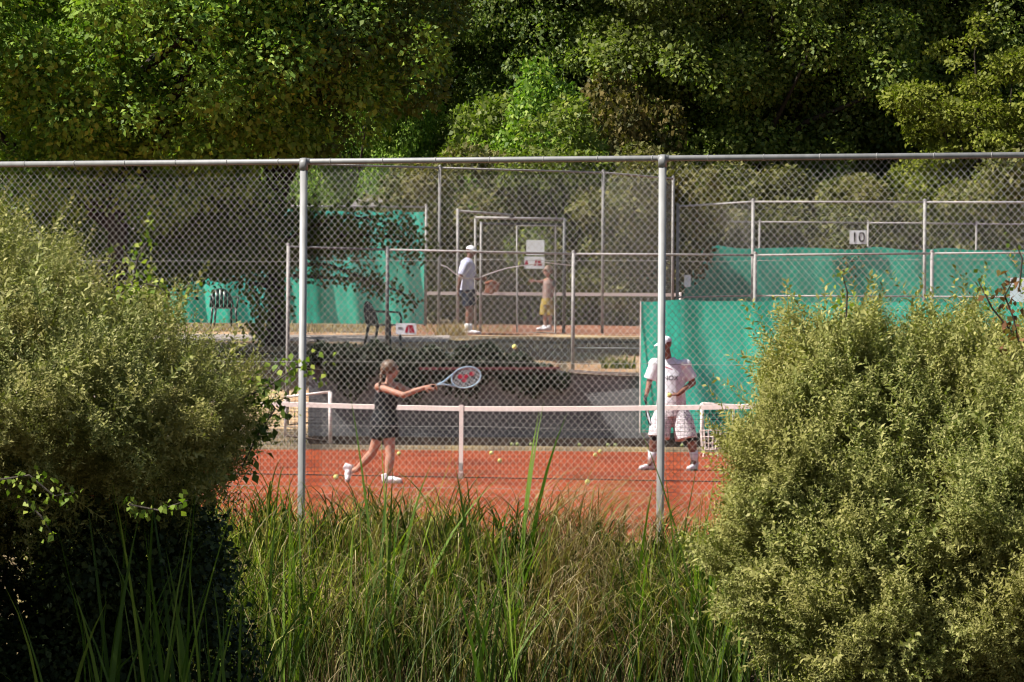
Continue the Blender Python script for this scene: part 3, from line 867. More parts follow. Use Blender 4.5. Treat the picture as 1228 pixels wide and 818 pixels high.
# legs
knL, anL = w_(446, 544, .10), w_(428, 563, .22)
capsule(mb, hpL, knL, .082, .052); capsule(mb, knL, anL, .056, .034, bulge=.008)
capsule(mb, anL, w_(419, 566, .26), .036, .03)
knR, anR = w_(468, 547, -.10), w_(465, 572, -.10)
capsule(mb, hpR, knR, .086, .054); capsule(mb, knR, anR, .056, .036, bulge=.010)
capsule(mb, anR, anR + Vector((.05, 0, -.03)), .036, .034)
# arms reach right towards the grip
elR, haR = w_(493, 470, .02), w_(512, 464, -.08)
capsule(mb, shR, elR, .046, .036); capsule(mb, elR, haR, .036, .024)
elL, haL = w_(484, 474, -.22), w_(508, 465.5, -.12)
capsule(mb, shL, elL, .046, .036); capsule(mb, elL, haL, .036, .024)
grip = w_(514, 464, -.10); tip = w_(577, 448, -.02)
gd = (tip - grip).normalized()
hand(mb, haR, (1, 0, .1), (0, -.6, -.6), 1, curl=.95); hand(mb, haL, (1, .1, .15), (0, .7, -.5), -1, curl=.95)
link('body', remesh(mb, .0075, 3), 'skin', wm, True)
# dress
mb = MB()
mb.tube([w_(465, 467), w_(464, 473), w_(462, 492), w_(461, 504), w_(461, 514), w_(461.5, 525)], [.128, .152, .132, .172, .178, .182], 20, ry=[.09, .125, .108, .15, .165, .17])
mb.tube([w_(458, 461, -.07), w_(459, 468, -.09)], .016, 6); mb.tube([w_(473, 461, .05), w_(472, 468, .0)], .016, 6)
mb.tube([w_(459, 510, .0), w_(456, 527, .03)], [.13, .105], 16); mb.tube([w_(465, 510, -.04), w_(467, 526, -.06)], [.13, .108], 16)
link('dress', remesh(mb, .009, 3), 'black_cloth', wm, True)
# hair: cap of hair and braid
mb = MB(); f = Vector(hface).normalized()
mb.ball(hc - f * .022 + Vector((0, 0, .026)), (.100, .102, .098), 16); mb.ball(hc - f * .085 + Vector((0, 0, .0)), .052, 12)
hm = remesh(mb, .009, 3)
hair = link('hair', hm, 'hair', wm, True)
mb = MB()
b0 = hc - f * .10
for i in range(8): mb.ball(b0 + Vector((-.006 * i + .008 * math.sin(i * 2), -.05 - .006 * i, -.034 * i)), (.026 - .0015 * i, .026 - .0015 * i, .026), 8)
mb.build('braid', 'hair', hair, True)
MB().tube([b0 + Vector((-.05, -.10, -.262)), b0 + Vector((-.05, -.10, -.285))], .020, 8).build('hair_tie', 'pink_cloth', hair)
face_bits(hc, hface, wm)
shoe(w_(427, 564, .26) + Vector((-.03, 0, .06)), w_(415, 577, .22) + Vector((.04, 0, -.02)), wm, up=(-.75, 0, .6))
p = w_(458, 584, -.10); p.z = 0.004; shoe(p, p + Vector((.245, -.04, 0)), wm)
rk, c, d_, s_, n_, a_, b_ = racket(grip - gd * .12, tip, (0.1, -1, .12), 'light blue racket with a red emblem on its strings, held out by the woman')
mb = MB()
for (u, v, sz) in ((-.40, .22, .030), (.40, .20, .030), (-.12, -.22, .030), (.0, .12, .026)):
    if sz == 0: continue
    cc = c + d_ * (u * a_) + Vector((0, 0, 1)) * (v * b_) + n_ * .004
    k = 8; mb.add([cc + d_ * math.cos(t) * sz * 1.15 + s_ * math.sin(t) * sz for t in np.linspace(0, 2 * math.pi, k + 1)[:-1]], [tuple(range(k))])
    mb.v = mb.v
mb.build('emblem', 'ink_red', rk)

# ---- man beyond the net
DM = 58.6
def m_(px, py, dy=0.0): return W(px, py, DM + dy)
base = m_(803, 563); mn = thing('person', Vector((base.x, DM, 0)), 'man in white cap, white T-shirt and checked shorts standing behind the net', 'person')
mb = MB()
fwd = Vector((-.28, -.96, 0))
pel = m_(805, 487); che = m_(803, 446); 
mb.ball(pel, (.18, .13, .13), 16); mb.tube([pel, m_(805, 470), m_(804, 452), m_(802, 434)], [.165, .155, .178, .14], 16, ry=[.13, .13, .125, .09])
shR_, shL_ = m_(785, 437, -.02), m_(822, 438, .02)
capsule(mb, shR_, shL_, .065, .065)
capsule(mb, m_(801, 432, -.02), m_(799, 420, -.05), .058, .055)
hc = m_(797.5, 413, -.07); hf = Vector((-.80, -.58, -.22))
head(mb, hc, hf)
for hp, kn, an in (((796, 492, 0), (786, 523, -.12), (781, 552, .0)), ((815, 492, 0), (828, 522, -.10), (833, 552, .02))):
    hp, kn, an = m_(*hp), m_(*kn), m_(*an)
    capsule(mb, hp, kn, .095, .062); capsule(mb, kn, an, .064, .040, bulge=.012); capsule(mb, an, an + Vector((-.03, -.06, -.045)), .04, .036)
el, ha = m_(779, 457, .02), m_(775, 474, -.18)
capsule(mb, shR_, el, .056, .042); capsule(mb, el, ha, .042, .028); hand(mb, ha, (-.3, -.55, -.7), (.8, -.3, 0), 1, curl=.95)
el, ha = m_(831, 459, .04), m_(813, 473, -.20)
capsule(mb, shL_, el, .056, .044); capsule(mb, el, ha, .044, .028); hand(mb, ha, (-.95, -.25, -.05), (0, -.3, 1), 1, curl=.6)
link('body', remesh(mb, .0075, 3), 'skin_tan', mn, True)
face_bits(hc, hf, mn)
ballo(m_(803, 474, -.26), 'yellow tennis ball held in the hand of the man')
# shirt
mb = MB()
mb.tube([m_(805, 484), m_(805, 470), m_(804, 452), m_(803, 438), m_(801, 430)], [.205, .195, .205, .18, .09], 20, ry=[.16, .155, .15, .115, .08])
capsule(mb, m_(787, 437), m_(820, 438), .076, .078)
mb.tube([m_(787, 434.5, -.02), m_(780, 455, .0)], [.088, .096], 14); mb.tube([m_(820, 438, .02), m_(829.5, 455, .03)], [.085, .092], 14)
for q in (shR_, shL_): mb.ball(q + Vector((0, 0, .004)), .088, 14)
shirt = link('shirt', remesh(mb, .010, 3), 'white_cloth', mn, True)
def wrap(me, target, gap=.003):
    from mathutils.bvhtree import BVHTree
    tm = target.data; off = WL[target]
    bv = BVHTree.FromPolygons([v.co + off for v in tm.vertices], [tuple(p.vertices) for p in tm.polygons])
    for v in me.vertices:
        h = bv.ray_cast(Vector((v.co.x, v.co.y - .6, v.co.z)), Vector((0, 1, 0)))
        if h[0]: v.co.y = h[0].y - gap
me = textmesh('NOX', .092, .0)
c = m_(804.5, 453.5, -.172); me.transform(Matrix.Translation(c) @ Matrix.Rotation(math.pi / 2, 4, 'X')); wrap(me, shirt); link('lettering', me, 'ink_black', shirt)
c = m_(802, 441.5, -.2); V = [c + Vector((-.055 + .011 * i, 0, .02 - .004 * i + sg * (.009 - .0006 * i))) for i in range(11) for sg in (-1, 1)]
em = bpy.data.meshes.new('shirt_emblem'); em.from_pydata(V, [], [(2 * i, 2 * i + 2, 2 * i + 3, 2 * i + 1) for i in range(10)]); wrap(em, shirt); link('shirt_emblem', em, 'ink_red', shirt)
# shorts
mb = MB()
mb.tube([m_(805, 479), m_(805, 488), m_(805, 500)], [.20, .215, .225], 20, ry=[.155, .165, .165])
mb.tube([m_(799, 490), m_(793, 506, -.04), m_(790, 525, -.08)], [.13, .150, .155], 16); mb.tube([m_(812, 490), m_(819, 506, -.04), m_(823, 527, -.08)], [.13, .150, .158], 16)
link('shorts', remesh(mb, .010, 3), 'plaid', mn, True)
for a, b2 in (((788.5, 514, -.1), (785.5, 529, -.11)), ((826, 514, -.1), (829, 529, -.09))):
    MB().tube([m_(*a), m_(*b2)], [.082, .076], 14).build('legging', 'black_cloth', mn, True)
for a, b2 in (((782.5, 541, -.05), (781, 554, .0)), ((831.5, 541, -.03), (833, 554, .02))):
    MB().tube([m_(*a), m_(*b2)], [.062, .048], 12).build('sock', 'white_cloth', mn, True)
p = m_(784, 560, .05); p.z = .004; shoe(p, p + Vector((-.20, -.20, 0)), mn)
p = m_(835, 560, .06); p.z = .004; shoe(p, p + Vector((-.12, -.25, 0)), mn)
# cap
def cap(c, f, parent, r=.108, lift=.035):
    f = Vector(f); f.z = min(0, f.z); f.normalize(); s = f.cross(Vector((0, 0, 1))).normalized(); u = s.cross(f)
    cc = c + u * lift - f * .006
    mb = MB(); n = 20; k = 7; V = []
    for i in range(k):
        ph = (math.pi / 2) * i / (k - 1)
        for j in range(n):
            th = 2 * math.pi * j / n
            V.append(cc + s * math.cos(th) * .088 * math.cos(ph) + f * math.sin(th) * .108 * math.cos(ph) + u * math.sin(ph) * .082)
    F = [(i * n + j, i * n + (j + 1) % n, (i + 1) * n + (j + 1) % n, (i + 1) * n + j) for i in range(k - 1) for j in range(n)]
    o = mb.add(V, F).build('cap', 'white_cloth', parent, True)
    mb = MB(); V = []
    for i in range(9):
        th = math.pi * (.10 + .8 * i / 8)
        for q, dz in ((1, 0), (1.75, -.022)):
            V.append(cc + s * math.cos(th) * .086 * (1 if q == 1 else 1.0) + f * math.sin(th) * .106 * q + u * dz)
    V += [v + u * .006 for v in V]
    F = [(2 * i, 2 * i + 2, 2 * i + 3, 2 * i + 1) for i in range(8)] + [(18 + 2 * i, 19 + 2 * i, 21 + 2 * i, 20 + 2 * i) for i in range(8)] + [(2 * i + 1, 2 * i + 3, 21 + 2 * i, 19 + 2 * i) for i in range(8)]
    mb.add(V, F).build('cap_brim', 'white_cloth', o)
cap(hc, hf, mn)
racket(m_(773.5, 475, -.25), m_(779, 509, -.62), (.9, -.3, .2), 'dark racket hanging from the right hand of the man behind the thick post', 'black_cloth')

# ---- man in white and blue at the gate, turned to the right
DA = 83.6
def a_(px, py, dy=0.0): return W(px, py, DA + dy)
zg = T(a_(562, 400).x, DA)
mm = thing('person', Vector((a_(562, 402).x, DA, zg)), 'man in white cap, pale blue T-shirt and navy shorts seen in profile at the gate', 'person')
mb = MB()
mb.ball(a_(560, 349), (.13, .15, .12), 14); mb.tube([a_(560, 349), a_(559, 337), a_(560, 324), a_(562, 313)], [.125, .125, .14, .11], 14, ry=[.13, .14, .15, .12])
capsule(mb, a_(560, 316, -.17), a_(562, 316, .17), .06, .06); capsule(mb, a_(562, 312), a_(564, 305), .055, .052)
hc = a_(565, 301.5); hf = Vector((.95, -.2, -.2)); head(mb, hc, hf)
for dy, kx, ax in ((-.09, 562.5, 560.5), (.09, 564.5, 563)):
    hp, kn, an = a_(560, 352, dy), a_(kx, 373, dy), a_(ax, 395, dy)
    capsule(mb, hp, kn, .09, .06); capsule(mb, kn, an, .06, .038, bulge=.01); capsule(mb, an, an + Vector((.06, 0, -.05)), .036, .034)
capsule(mb, a_(559, 318, -.19), a_(552, 333, -.2), .052, .04); capsule(mb, a_(552, 333, -.2), a_(549.5, 349, -.16), .04, .027); hand(mb, a_(549.5, 349, -.16), (0, .1, -1), (1, 0, 0), 1, curl=.5)
capsule(mb, a_(562, 318, .19), a_(567, 333, .15), .052, .04); capsule(mb, a_(567, 333, .15), a_(576, 334, .0), .04, .027); hand(mb, a_(576, 334, .0), (1, 0, 0), (0, -1, .2), 1, curl=.9)
link('body', remesh(mb, .009, 3), 'skin_tan', mm, True); face_bits(hc, hf, mm)
mb = MB(); mb.tube([a_(560, 352), a_(559, 337), a_(560, 324), a_(561, 315), a_(563, 310)], [.155, .15, .165, .14, .07], 18, ry=[.17, .165, .18, .16, .07])
mb.tube([a_(559, 317, -.17), a_(553.5, 330, -.2)], [.08, .085], 12); mb.tube([a_(562, 317, .17), a_(566.5, 330, .16)], [.08, .085], 12)
capsule(mb, a_(560, 316.5, -.17), a_(562, 316.5, .17), .078, .078)
link('shirt', remesh(mb, .011, 3), 'lilac_cloth', mm, True)
mb = MB(); mb.tube([a_(560, 347), a_(560, 355)], [.16, .165], 16, ry=[.17, .175]); mb.tube([a_(560, 352, -.09), a_(562, 367, -.09)], [.12, .115], 14); mb.tube([a_(561, 352, .09), a_(564, 367, .09)], [.12, .115], 14)
link('shorts', remesh(mb, .011, 3), 'navy_cloth', mm, True)
for dy, ax in ((-.09, 560), (.09, 563)):
    MB().tube([a_(ax + .5, 388, dy), a_(ax, 397, dy)], [.055, .048], 10).build('sock', 'white_cloth', mm, True)
    p = a_(ax - 2, 399, dy); p.z = zg + .004; shoe(p, p + Vector((.26, -.03, 0)), mm)
cap(hc, hf, mm)
# thin pale rod the man holds
mb = MB(); pts = [a_(526, 317, -.3), a_(536, 320, -.3), a_(545, 328, -.3), a_(556, 334, -.3), a_(573, 333.5, -.1), a_(590, 327, .0), a_(608, 321.5, .1), a_(630, 318, .2), a_(655, 315, .3), a_(690, 319, .3)]
tag(mb.tube(pts, .009, 6).build('bent_rod', 'white_paint', None, True, loc=pts[0]), 'thin pale bent rod reaching from the man at the gate past the notices', 'rod')

# ---- child in yellow shorts behind the gate
DC = 87.5
def c_(px, py, dy=0.0): return W(px, py, DC + dy)
zg = T(c_(656, 400).x, DC); cz = c_(656, 400).z
ck = thing('person', Vector((c_(656, 400).x, DC, zg)), 'slim person in yellow shorts behind the gate, arm held out to the left', 'person')
mb = MB()
mb.ball(c_(656, 362), (.10, .085, .09), 12); mb.tube([c_(656, 362), c_(656, 351), c_(657, 340), c_(657, 334)], [.09, .085, .095, .07], 12)
capsule(mb, c_(652, 337), c_(662, 337), .036, .036); capsule(mb, c_(657, 335), c_(657, 329), .036, .034)
hc = c_(657, 325); hf = Vector((-.9, -.4, 0)); head(mb, hc, hf)
for sx in (-1, 1):
    hp, kn, an = c_(656 + 2.6 * sx, 364), c_(656.5 + 3 * sx, 381), c_(657 + 3 * sx, 397)
    capsule(mb, hp, kn, .062, .042); capsule(mb, kn, an, .042, .028); capsule(mb, an, an + Vector((-.04, -.03, -.03)), .028, .026)
capsule(mb, c_(652, 337), c_(648, 338, -.05), .034, .028); capsule(mb, c_(648, 338, -.05), c_(641, 337, -.1), .028, .02); hand(mb, c_(641, 337, -.1), (-1, 0, 0), (0, -1, 0), 1, curl=.9, r=.007)
capsule(mb, c_(662, 337), c_(664, 348, .05), .034, .028); capsule(mb, c_(664, 348, .05), c_(661, 357, -.05), .028, .02); hand(mb, c_(661, 357, -.05), (0, 0, -1), (-1, 0, 0), 1, curl=.6, r=.007)
link('body', remesh(mb, .009, 3), 'skin', ck, True); face_bits(hc, hf, ck)
mb = MB(); mb.tube([c_(656, 362), c_(656, 351), c_(657, 340), c_(657, 334)], [.105, .10, .11, .06], 14); mb.tube([c_(653, 337), c_(650, 339)], .045, 10); mb.tube([c_(661, 337), c_(663.5, 343)], .045, 10)
link('shirt', remesh(mb, .011, 3), 'pink_cloth', ck, True)
mb = MB(); mb.tube([c_(656, 358), c_(656, 366)], [.115, .13], 14); mb.tube([c_(653.5, 364), c_(652.5, 378)], [.09, .10], 12); mb.tube([c_(658.5, 364), c_(660, 378)], [.09, .10], 12)
link('shorts', remesh(mb, .011, 3), 'yellow_cloth', ck, True)
mb = MB(); mb.ball(hc + Vector((.015, .01, .025)), (.098, .10, .092), 14); link('hair', remesh(mb, .011, 2), 'hair', ck, True)
for sx in (-1, 1):
    p = c_(657.5 + 3 * sx, 399); p.z = zg + .004; shoe(p, p + Vector((-.19, -.08, 0)), ck)
# orange jacket hung over the far net
c = W(590, 346, 94.9); mb = MB()
mb.tube([c + Vector((-.16, -.03, .10)), c + Vector((0, -.05, .16)), c + Vector((.17, -.03, .08))], [.05, .09, .05], 10, ry=.04)
mb.tube([c + Vector((-.05, -.05, .12)), c + Vector((-.07, -.06, -.12))], [.09, .12], 10, ry=.03); mb.tube([c + Vector((.08, -.05, .1)), c + Vector((.12, -.06, -.08))], [.06, .05], 8, ry=.03)
jk = link('jacket', remesh(mb, .012, 3), 'orange_cloth', None, True, loc=c); tag(jk, 'crumpled orange jacket hung over the far net tape', 'jacket')

# ------------------------------------------------------------------ small house beyond the left cloth
hp = xy(466, 104); hz = T(hp.x, 104)
hs = thing('small_house', (hp.x, 104, hz), 'small house with weathered grey roof over a brick wall, above the left green cloth', 'building')
zt = W(466, 247, 104).z; zr = W(466, 222, 104).z
MB().box((hp.x, 105.5, (hz + zt) / 2), (1.6, 3, zt - hz)).build('wall', 'brick', hs)
mb = MB(); w2 = .62 * 1; e = .9
V = [(hp.x - .95, 103.6, zt - .03), (hp.x + .95, 103.6, zt - .03), (hp.x + .95, 107.4, zt - .03), (hp.x - .95, 107.4, zt - .03), (hp.x - .55, 105, zr), (hp.x + .55, 105, zr), (hp.x + .55, 106, zr), (hp.x - .55, 106, zr)]
mb.add(V, [(0, 1, 5, 4), (1, 2, 6, 5), (2, 3, 7, 6), (3, 0, 4, 7), (4, 5, 6, 7), (3, 2, 1, 0)]).build('roof', 'roof_grey', hs)
for x in (-.4, .3):
    f = MB().box((hp.x + x, 103.99, zt - .5), (.4, .05, .5)).build('window', 'white_paint', hs); MB().box((hp.x + x, 103.97, zt - .5), (.3, .03, .4)).build('pane', 'ink_black', f)

# ------------------------------------------------------------------ foliage
def unit(v): return v / (np.linalg.norm(v, axis=-1, keepdims=True) + 1e-9)
def leaves(C, D, N, L, Wd, fold=.15):
    """one folded diamond leaf per row: base point C, direction D, face normal N"""
    D = unit(D); N = unit(N - D * (N * D).sum(-1, keepdims=True)); S = np.cross(D, N)
    L = L[:, None]; Wd = Wd[:, None]
    v0 = C; v2 = C + D * L - N * L * .10
    v1 = C + D * L * .45 + S * Wd * .5 + N * Wd * fold; v3 = C + D * L * .45 - S * Wd * .5 + N * Wd * fold
    V = np.stack([v0, v1, v2, v3], 1).reshape(-1, 3)
    F = np.arange(len(C) * 4).reshape(-1, 4)
    return V, F
def rnd(n, rng): return unit(rng.normal(size=(n, 3)))
def lobed(D, seed, amp=.3, freq=1.7):
    """lumpy radius for directions D"""
    ph = np.array([seed * 1.3, seed * 2.1, seed * .7])
    r = np.zeros(len(D)); k = freq; a = 1
    for o in range(3):
        r += a * np.sin(D[:, 0] * k * 2.1 + ph[0] + o) * np.sin(D[:, 1] * k * 1.7 + ph[1] + 2 * o) * np.sin(D[:, 2] * k * 1.9 + ph[2] + 3 * o); k *= 1.9; a *= .6
    return np.clip(1 - amp * .5 + amp * r, .5, 1.08)

def crown(radii, nclump, nleaf, clump_r, leaf, seed, inner=.35, front=.6, squash=.75, droop=.15):
    rng = np.random.default_rng(seed)
    D = rnd(nclump * 2, rng)
    keep = (D[:, 1] < .15) | (rng.random(len(D)) < (1 - front)); D = D[keep][:nclump]
    R = np.array(radii)
    rr = lobed(D, seed) * np.where(rng.random(len(D)) < inner, rng.uniform(.45, .8, len(D)), rng.uniform(.84, 1.14, len(D)))
    CC = D * R * rr[:, None]
    cr = clump_r * rng.uniform(.55, 1.35, len(CC))
    idx = np.repeat(np.arange(len(CC)), (nleaf * (cr / clump_r) ** 2).astype(int))
    n = len(idx)
    q = rnd(n, rng); out = unit(CC[idx] / R + np.array([0, 0, .35]))
    q = unit(q + out * .55)
    rad_ = cr[idx] * rng.uniform(.5, 1.05, n) ** .6
    P = CC[idx] + q * rad_[:, None] * np.array([1, 1, squash])
    P += rng.normal(size=(n, 3)) * .05
    Dl = unit(q * .8 + rnd(n, rng) * .8 + np.array([0, 0, -droop]))
    Nl = unit(q * .9 + np.array([0, 0, .45]) + rnd(n, rng) * .55)
    s = leaf * rng.uniform(.6, 1.3, n)
    return leaves(P, Dl, Nl, s, s * rng.uniform(.55, .85, n)) + (CC,)

def limbs(trunk_h, crown_c, CC, r0, seed, nl=14, lean=(0, 0)):
    rr = random.Random(seed); mb = MB()
    top = Vector((lean[0], lean[1], crown_c + .5)); pts = []
    for i in range(9):
        t = i / 8; pts.append(Vector((lean[0] * t * t + rr.uniform(-.05, .05) * t * 2, lean[1] * t * t + rr.uniform(-.05, .05) * t * 2, -.3 + (top.z + .3) * t)))
    mb.tube(pts, [r0 * (1.35 if i == 0 else 1 - .09 * i) for i in range(9)], 10)
    for k in range(nl):
        c = Vector(CC[rr.randrange(len(CC))]) + Vector((0, 0, crown_c))
        zs = trunk_h + (top.z - trunk_h) * rr.random() * .8; s = Vector((lean[0] * (zs / top.z) ** 2, lean[1] * (zs / top.z) ** 2, zs))
        m1 = s.lerp(c, .45) + Vector((rr.uniform(-.2, .2), rr.uniform(-.2, .2), rr.uniform(-.1, .5))); m2 = s.lerp(c, .75) + Vector((rr.uniform(-.2, .2), 0, rr.uniform(0, .4)))
        mb.tube([s, m1, m2, c], [r0 * .42, r0 * .28, r0 * .15, r0 * .05], 6)
    return mb

TREE_DATA = {}
def tree_mesh(key, radii, zc, nclump, nleaf, clump_r, leaf, seed, mat, trunk_h=2.0, r0=.22, **k):
    V, F, CC = crown(radii, nclump, nleaf, clump_r, leaf, seed, **k)
    V[:, 2] += zc
    cm = np_mesh('crown', V, F); cm.materials.append(MATS[mat])
    mb = limbs(trunk_h, zc, CC, r0, seed)
    tm = bpy.data.meshes.new('trunk'); tm.from_pydata(mb.v, [], mb.f); tm.materials.append(MATS['bark']); tm.polygons.foreach_set('use_smooth', [True] * len(tm.polygons))
    TREE_DATA[key] = (cm, tm)
def place_tree(key, px, d, label, rz=0, sc=1.0, group=None, name='leafy_tree', cat='tree', z=None, mat=None):
    p = xy(px, d); p.z = T(p.x, d) if z is None else z
    t = thing(name, p, label, cat, group)
    cm, tm = TREE_DATA[key]
    for nm, me in (('crown', cm), ('trunk', tm)):
        if name.endswith('shrub') and nm == 'trunk': nm = 'stem'
        o = bpy.data.objects.new(nm, me); COL.objects.link(o); o.parent = t
        if mat and nm == 'crown':
            o.material_slots[0].link = 'OBJECT'; o.material_slots[0].material = MATS[mat]
    t.rotation_euler = (0, 0, rz); t.scale = (sc,) * 3 if isinstance(sc, (int, float)) else sc
    return t

NL = 1.0
tree_mesh('maple_a', (3.3, 2.8, 3.9), 7.7, 150, int(520 * NL), .72, .115, 21, 'leaf_maple_dark', 1.6, .17)
tree_mesh('maple_b', (5.2, 4.0, 3.0), 5.4, 240, int(430 * NL), .72, .12, 22, 'leaf_maple_yellow', 2.0, .25)
tree_mesh('big1', (5.0, 4.2, 7.0), 8.3, 270, int(430 * NL), .80, .13, 23, 'leaf_green', 2.0, .3)
tree_mesh('big2', (4.6, 4.0, 6.6), 8.0, 260, int(430 * NL), .75, .13, 24, 'leaf_blue', 2.0, .3)
tree_mesh('big3', (5.2, 4.4, 7.2), 8.5, 270, int(430 * NL), .85, .125, 25, 'leaf_green', 2.0, .3)
tree_mesh('small1', (2.2, 1.8, 2.0), 2.0, 70, int(260 * NL), .5, .13, 26, 'leaf_olive', .3, .07)
tree_mesh('small2', (1.8, 1.6, 2.4), 2.3, 60, int(280 * NL), .5, .12, 27, 'leaf_green', .3, .07)
tree_mesh('lime', (2.0, 1.8, 3.2), 4.3, 90, int(330 * NL), .50, .11, 28, 'leaf_lime', .8, .12, squash=.6)

# maple over the path, hanging branches in front of the left cloth
def placed(key, px, d, label, **k): return place_tree(key, px, d, label, **k)
placed('maple_b', 140, 76, 'big yellow green maple at the top left, sunlit on its left side', name='maple_tree', group='trees behind the courts', rz=0)
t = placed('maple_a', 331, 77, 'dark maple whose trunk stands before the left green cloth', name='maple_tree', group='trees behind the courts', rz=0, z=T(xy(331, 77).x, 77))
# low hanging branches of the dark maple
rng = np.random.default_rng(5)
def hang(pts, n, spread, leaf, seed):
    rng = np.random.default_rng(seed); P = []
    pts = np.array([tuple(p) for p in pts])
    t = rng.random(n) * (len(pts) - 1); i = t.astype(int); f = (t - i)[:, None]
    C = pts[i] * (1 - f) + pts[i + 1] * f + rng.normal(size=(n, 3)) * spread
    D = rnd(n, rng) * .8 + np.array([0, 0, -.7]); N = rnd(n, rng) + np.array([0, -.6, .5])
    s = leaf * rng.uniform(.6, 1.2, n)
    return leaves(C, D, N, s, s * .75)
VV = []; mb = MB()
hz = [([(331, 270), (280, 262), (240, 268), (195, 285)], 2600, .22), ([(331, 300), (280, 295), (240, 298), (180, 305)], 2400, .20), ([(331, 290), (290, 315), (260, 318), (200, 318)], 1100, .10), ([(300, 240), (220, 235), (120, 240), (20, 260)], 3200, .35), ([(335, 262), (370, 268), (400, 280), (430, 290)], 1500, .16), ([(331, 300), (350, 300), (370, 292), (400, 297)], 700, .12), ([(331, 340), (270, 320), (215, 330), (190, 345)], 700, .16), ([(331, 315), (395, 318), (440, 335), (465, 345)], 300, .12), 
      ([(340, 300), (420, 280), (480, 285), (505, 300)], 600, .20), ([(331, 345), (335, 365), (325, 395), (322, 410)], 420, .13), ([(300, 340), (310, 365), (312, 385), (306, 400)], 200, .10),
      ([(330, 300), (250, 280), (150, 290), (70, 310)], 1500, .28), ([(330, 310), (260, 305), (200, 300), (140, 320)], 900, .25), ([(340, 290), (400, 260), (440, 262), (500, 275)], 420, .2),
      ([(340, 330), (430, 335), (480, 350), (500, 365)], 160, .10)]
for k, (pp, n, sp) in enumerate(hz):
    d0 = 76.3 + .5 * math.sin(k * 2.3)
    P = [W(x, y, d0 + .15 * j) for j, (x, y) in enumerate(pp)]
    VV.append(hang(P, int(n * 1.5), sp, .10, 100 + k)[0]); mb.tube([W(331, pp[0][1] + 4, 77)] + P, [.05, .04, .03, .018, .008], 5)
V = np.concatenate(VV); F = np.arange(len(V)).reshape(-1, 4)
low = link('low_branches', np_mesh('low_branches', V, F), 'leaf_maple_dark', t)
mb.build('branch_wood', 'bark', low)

bg = 'trees behind the courts'
rows = [
 ('big2', -40, 116, 'tall tree at the far top left edge, behind the yellow green maple', .4, 1.0, None),
 ('big1', 170, 118, 'tall tree behind the middle of the yellow green maple', 1.1, 1.0, 'leaf_blue'),
 ('big3', 330, 120, 'tall tree behind the dark maple', 2.1, 1.0, None),
 ('maple_b', 412, 107, 'yellow green tree right of the dark maple crown, above the small house', 2.0, (.55, .55, .95), None),
 ('big2', 525, 112, 'bluish dark tree just right of the yellow green one, above the tall fence post', 0, 1.0, None),
 ('big1', 640, 117, 'dense green tree above the gate', 2.6, 1.0, 'leaf_blue'),
 ('big3', 722, 111, 'tall dark tree right of the gate, left of the sky gap', 4.2, (.8, .8, 1.0), 'leaf_blue'),
 ('big1', 885, 108, 'broad bright green tree right of the sky gap, above the turned fence panel', 0, .98, None),
 ('big3', 1000, 114, 'tall green tree above the number 10 sign', 1.2, 1.0, None),
 ('big2', 1105, 110, 'dark tree left of the lime green conifer', 3.1, 1.0, None),
 ('big1', 1215, 117, 'grey green tree in the top right corner behind the lime conifer', 4.6, 1.0, 'leaf_green'),
 ('big3', 1330, 110, 'tall tree mostly outside the right edge', 5.2, 1.0, None),
]
for key, px, d, lab, rz, sc, mt in rows:
    placed(key, px, d, lab, rz=rz, sc=sc, group=bg, mat=mt)
far = [(-90, 'outermost left'), (60, 'second from the left'), (250, 'behind the maples'), (420, 'behind the bluish tree'), (580, 'left of the gate'), (740, 'nearest left of the sky gap'), (905, 'nearest right of the sky gap'), (1050, 'behind the number 10 tree'), (1190, 'second from the right'), (1350, 'outermost right')]
for i, (px, lab) in enumerate(far):
    placed(('big2', 'big1', 'big3')[i % 3], px, 136 + 3 * (i % 3), 'shaded tree of the rearmost row, ' + lab, rz=i * 1.7, sc=1.15, group='rearmost row of trees', mat='leaf_blue')
placed('lime', 1175, 104, 'bright lime green conifer at the right, lighter than all trees round it', name='conifer_tree', group=bg)
placed('lime', 855, 119, 'slender yellow green tree top among the dark trees', name='leafy_tree', group=bg, rz=2, sc=(.6, .6, 1.2), mat='leaf_maple_yellow')
shr = [('small1', 560, 100, 'olive shrub behind the man at the gate', 0, (1, 1, 1.0), None), ('small2', 634, 103, 'light green shrub standing above the gate bar', 1, (1, 1, 1.3), 'leaf_maple_yellow'),
       ('small1', 718, 105, 'rust coloured shrub right of the light green one', 2, (.8, 1, 1.45), 'leaf_rust'), ('small1', 800, 103, 'olive shrub behind the tall fence corner', 3, (1, 1, .88), None),
       ('small2', 868, 103.5, 'yellowish shrub just right of the thick post', .5, (1.1, 1, .8), 'leaf_olive'), ('small1', 948, 104, 'olive shrub left of the number 10 sign', 4, (1, 1, .9), None),
       ('small1', 1040, 103.5, 'brownish shrub right behind the number 10 sign', 5, (1.1, 1, .85), 'leaf_olive'), ('small2', 1118, 104.5, 'pale shrub right of the number 10 sign', 2.2, (1.2, 1, .72), 'leaf_olive'),
       ('small1', 1225, 103, 'pale green shrub at the right edge over the far cloth', 1.2, (1.2, 1, 1.1), None), ('small2', 524, 101, 'dark shrub behind the first tall fence post', 3, (.7, .8, .8), None),
       ('small2', 690, 99.5, 'shadowy shrub behind the right post of the gate', 4, (1.1, 1, 1.1), 'leaf_green'), ('small1', 610, 106, 'dark shrub behind the gate leaf', 4.4, (1.2, 1, 1.3), 'leaf_green'),
       ('small1', 755, 98.5, 'olive brown shrub behind the panel that turns away', 1.7, (.9, 1, 1.0), 'leaf_olive')]
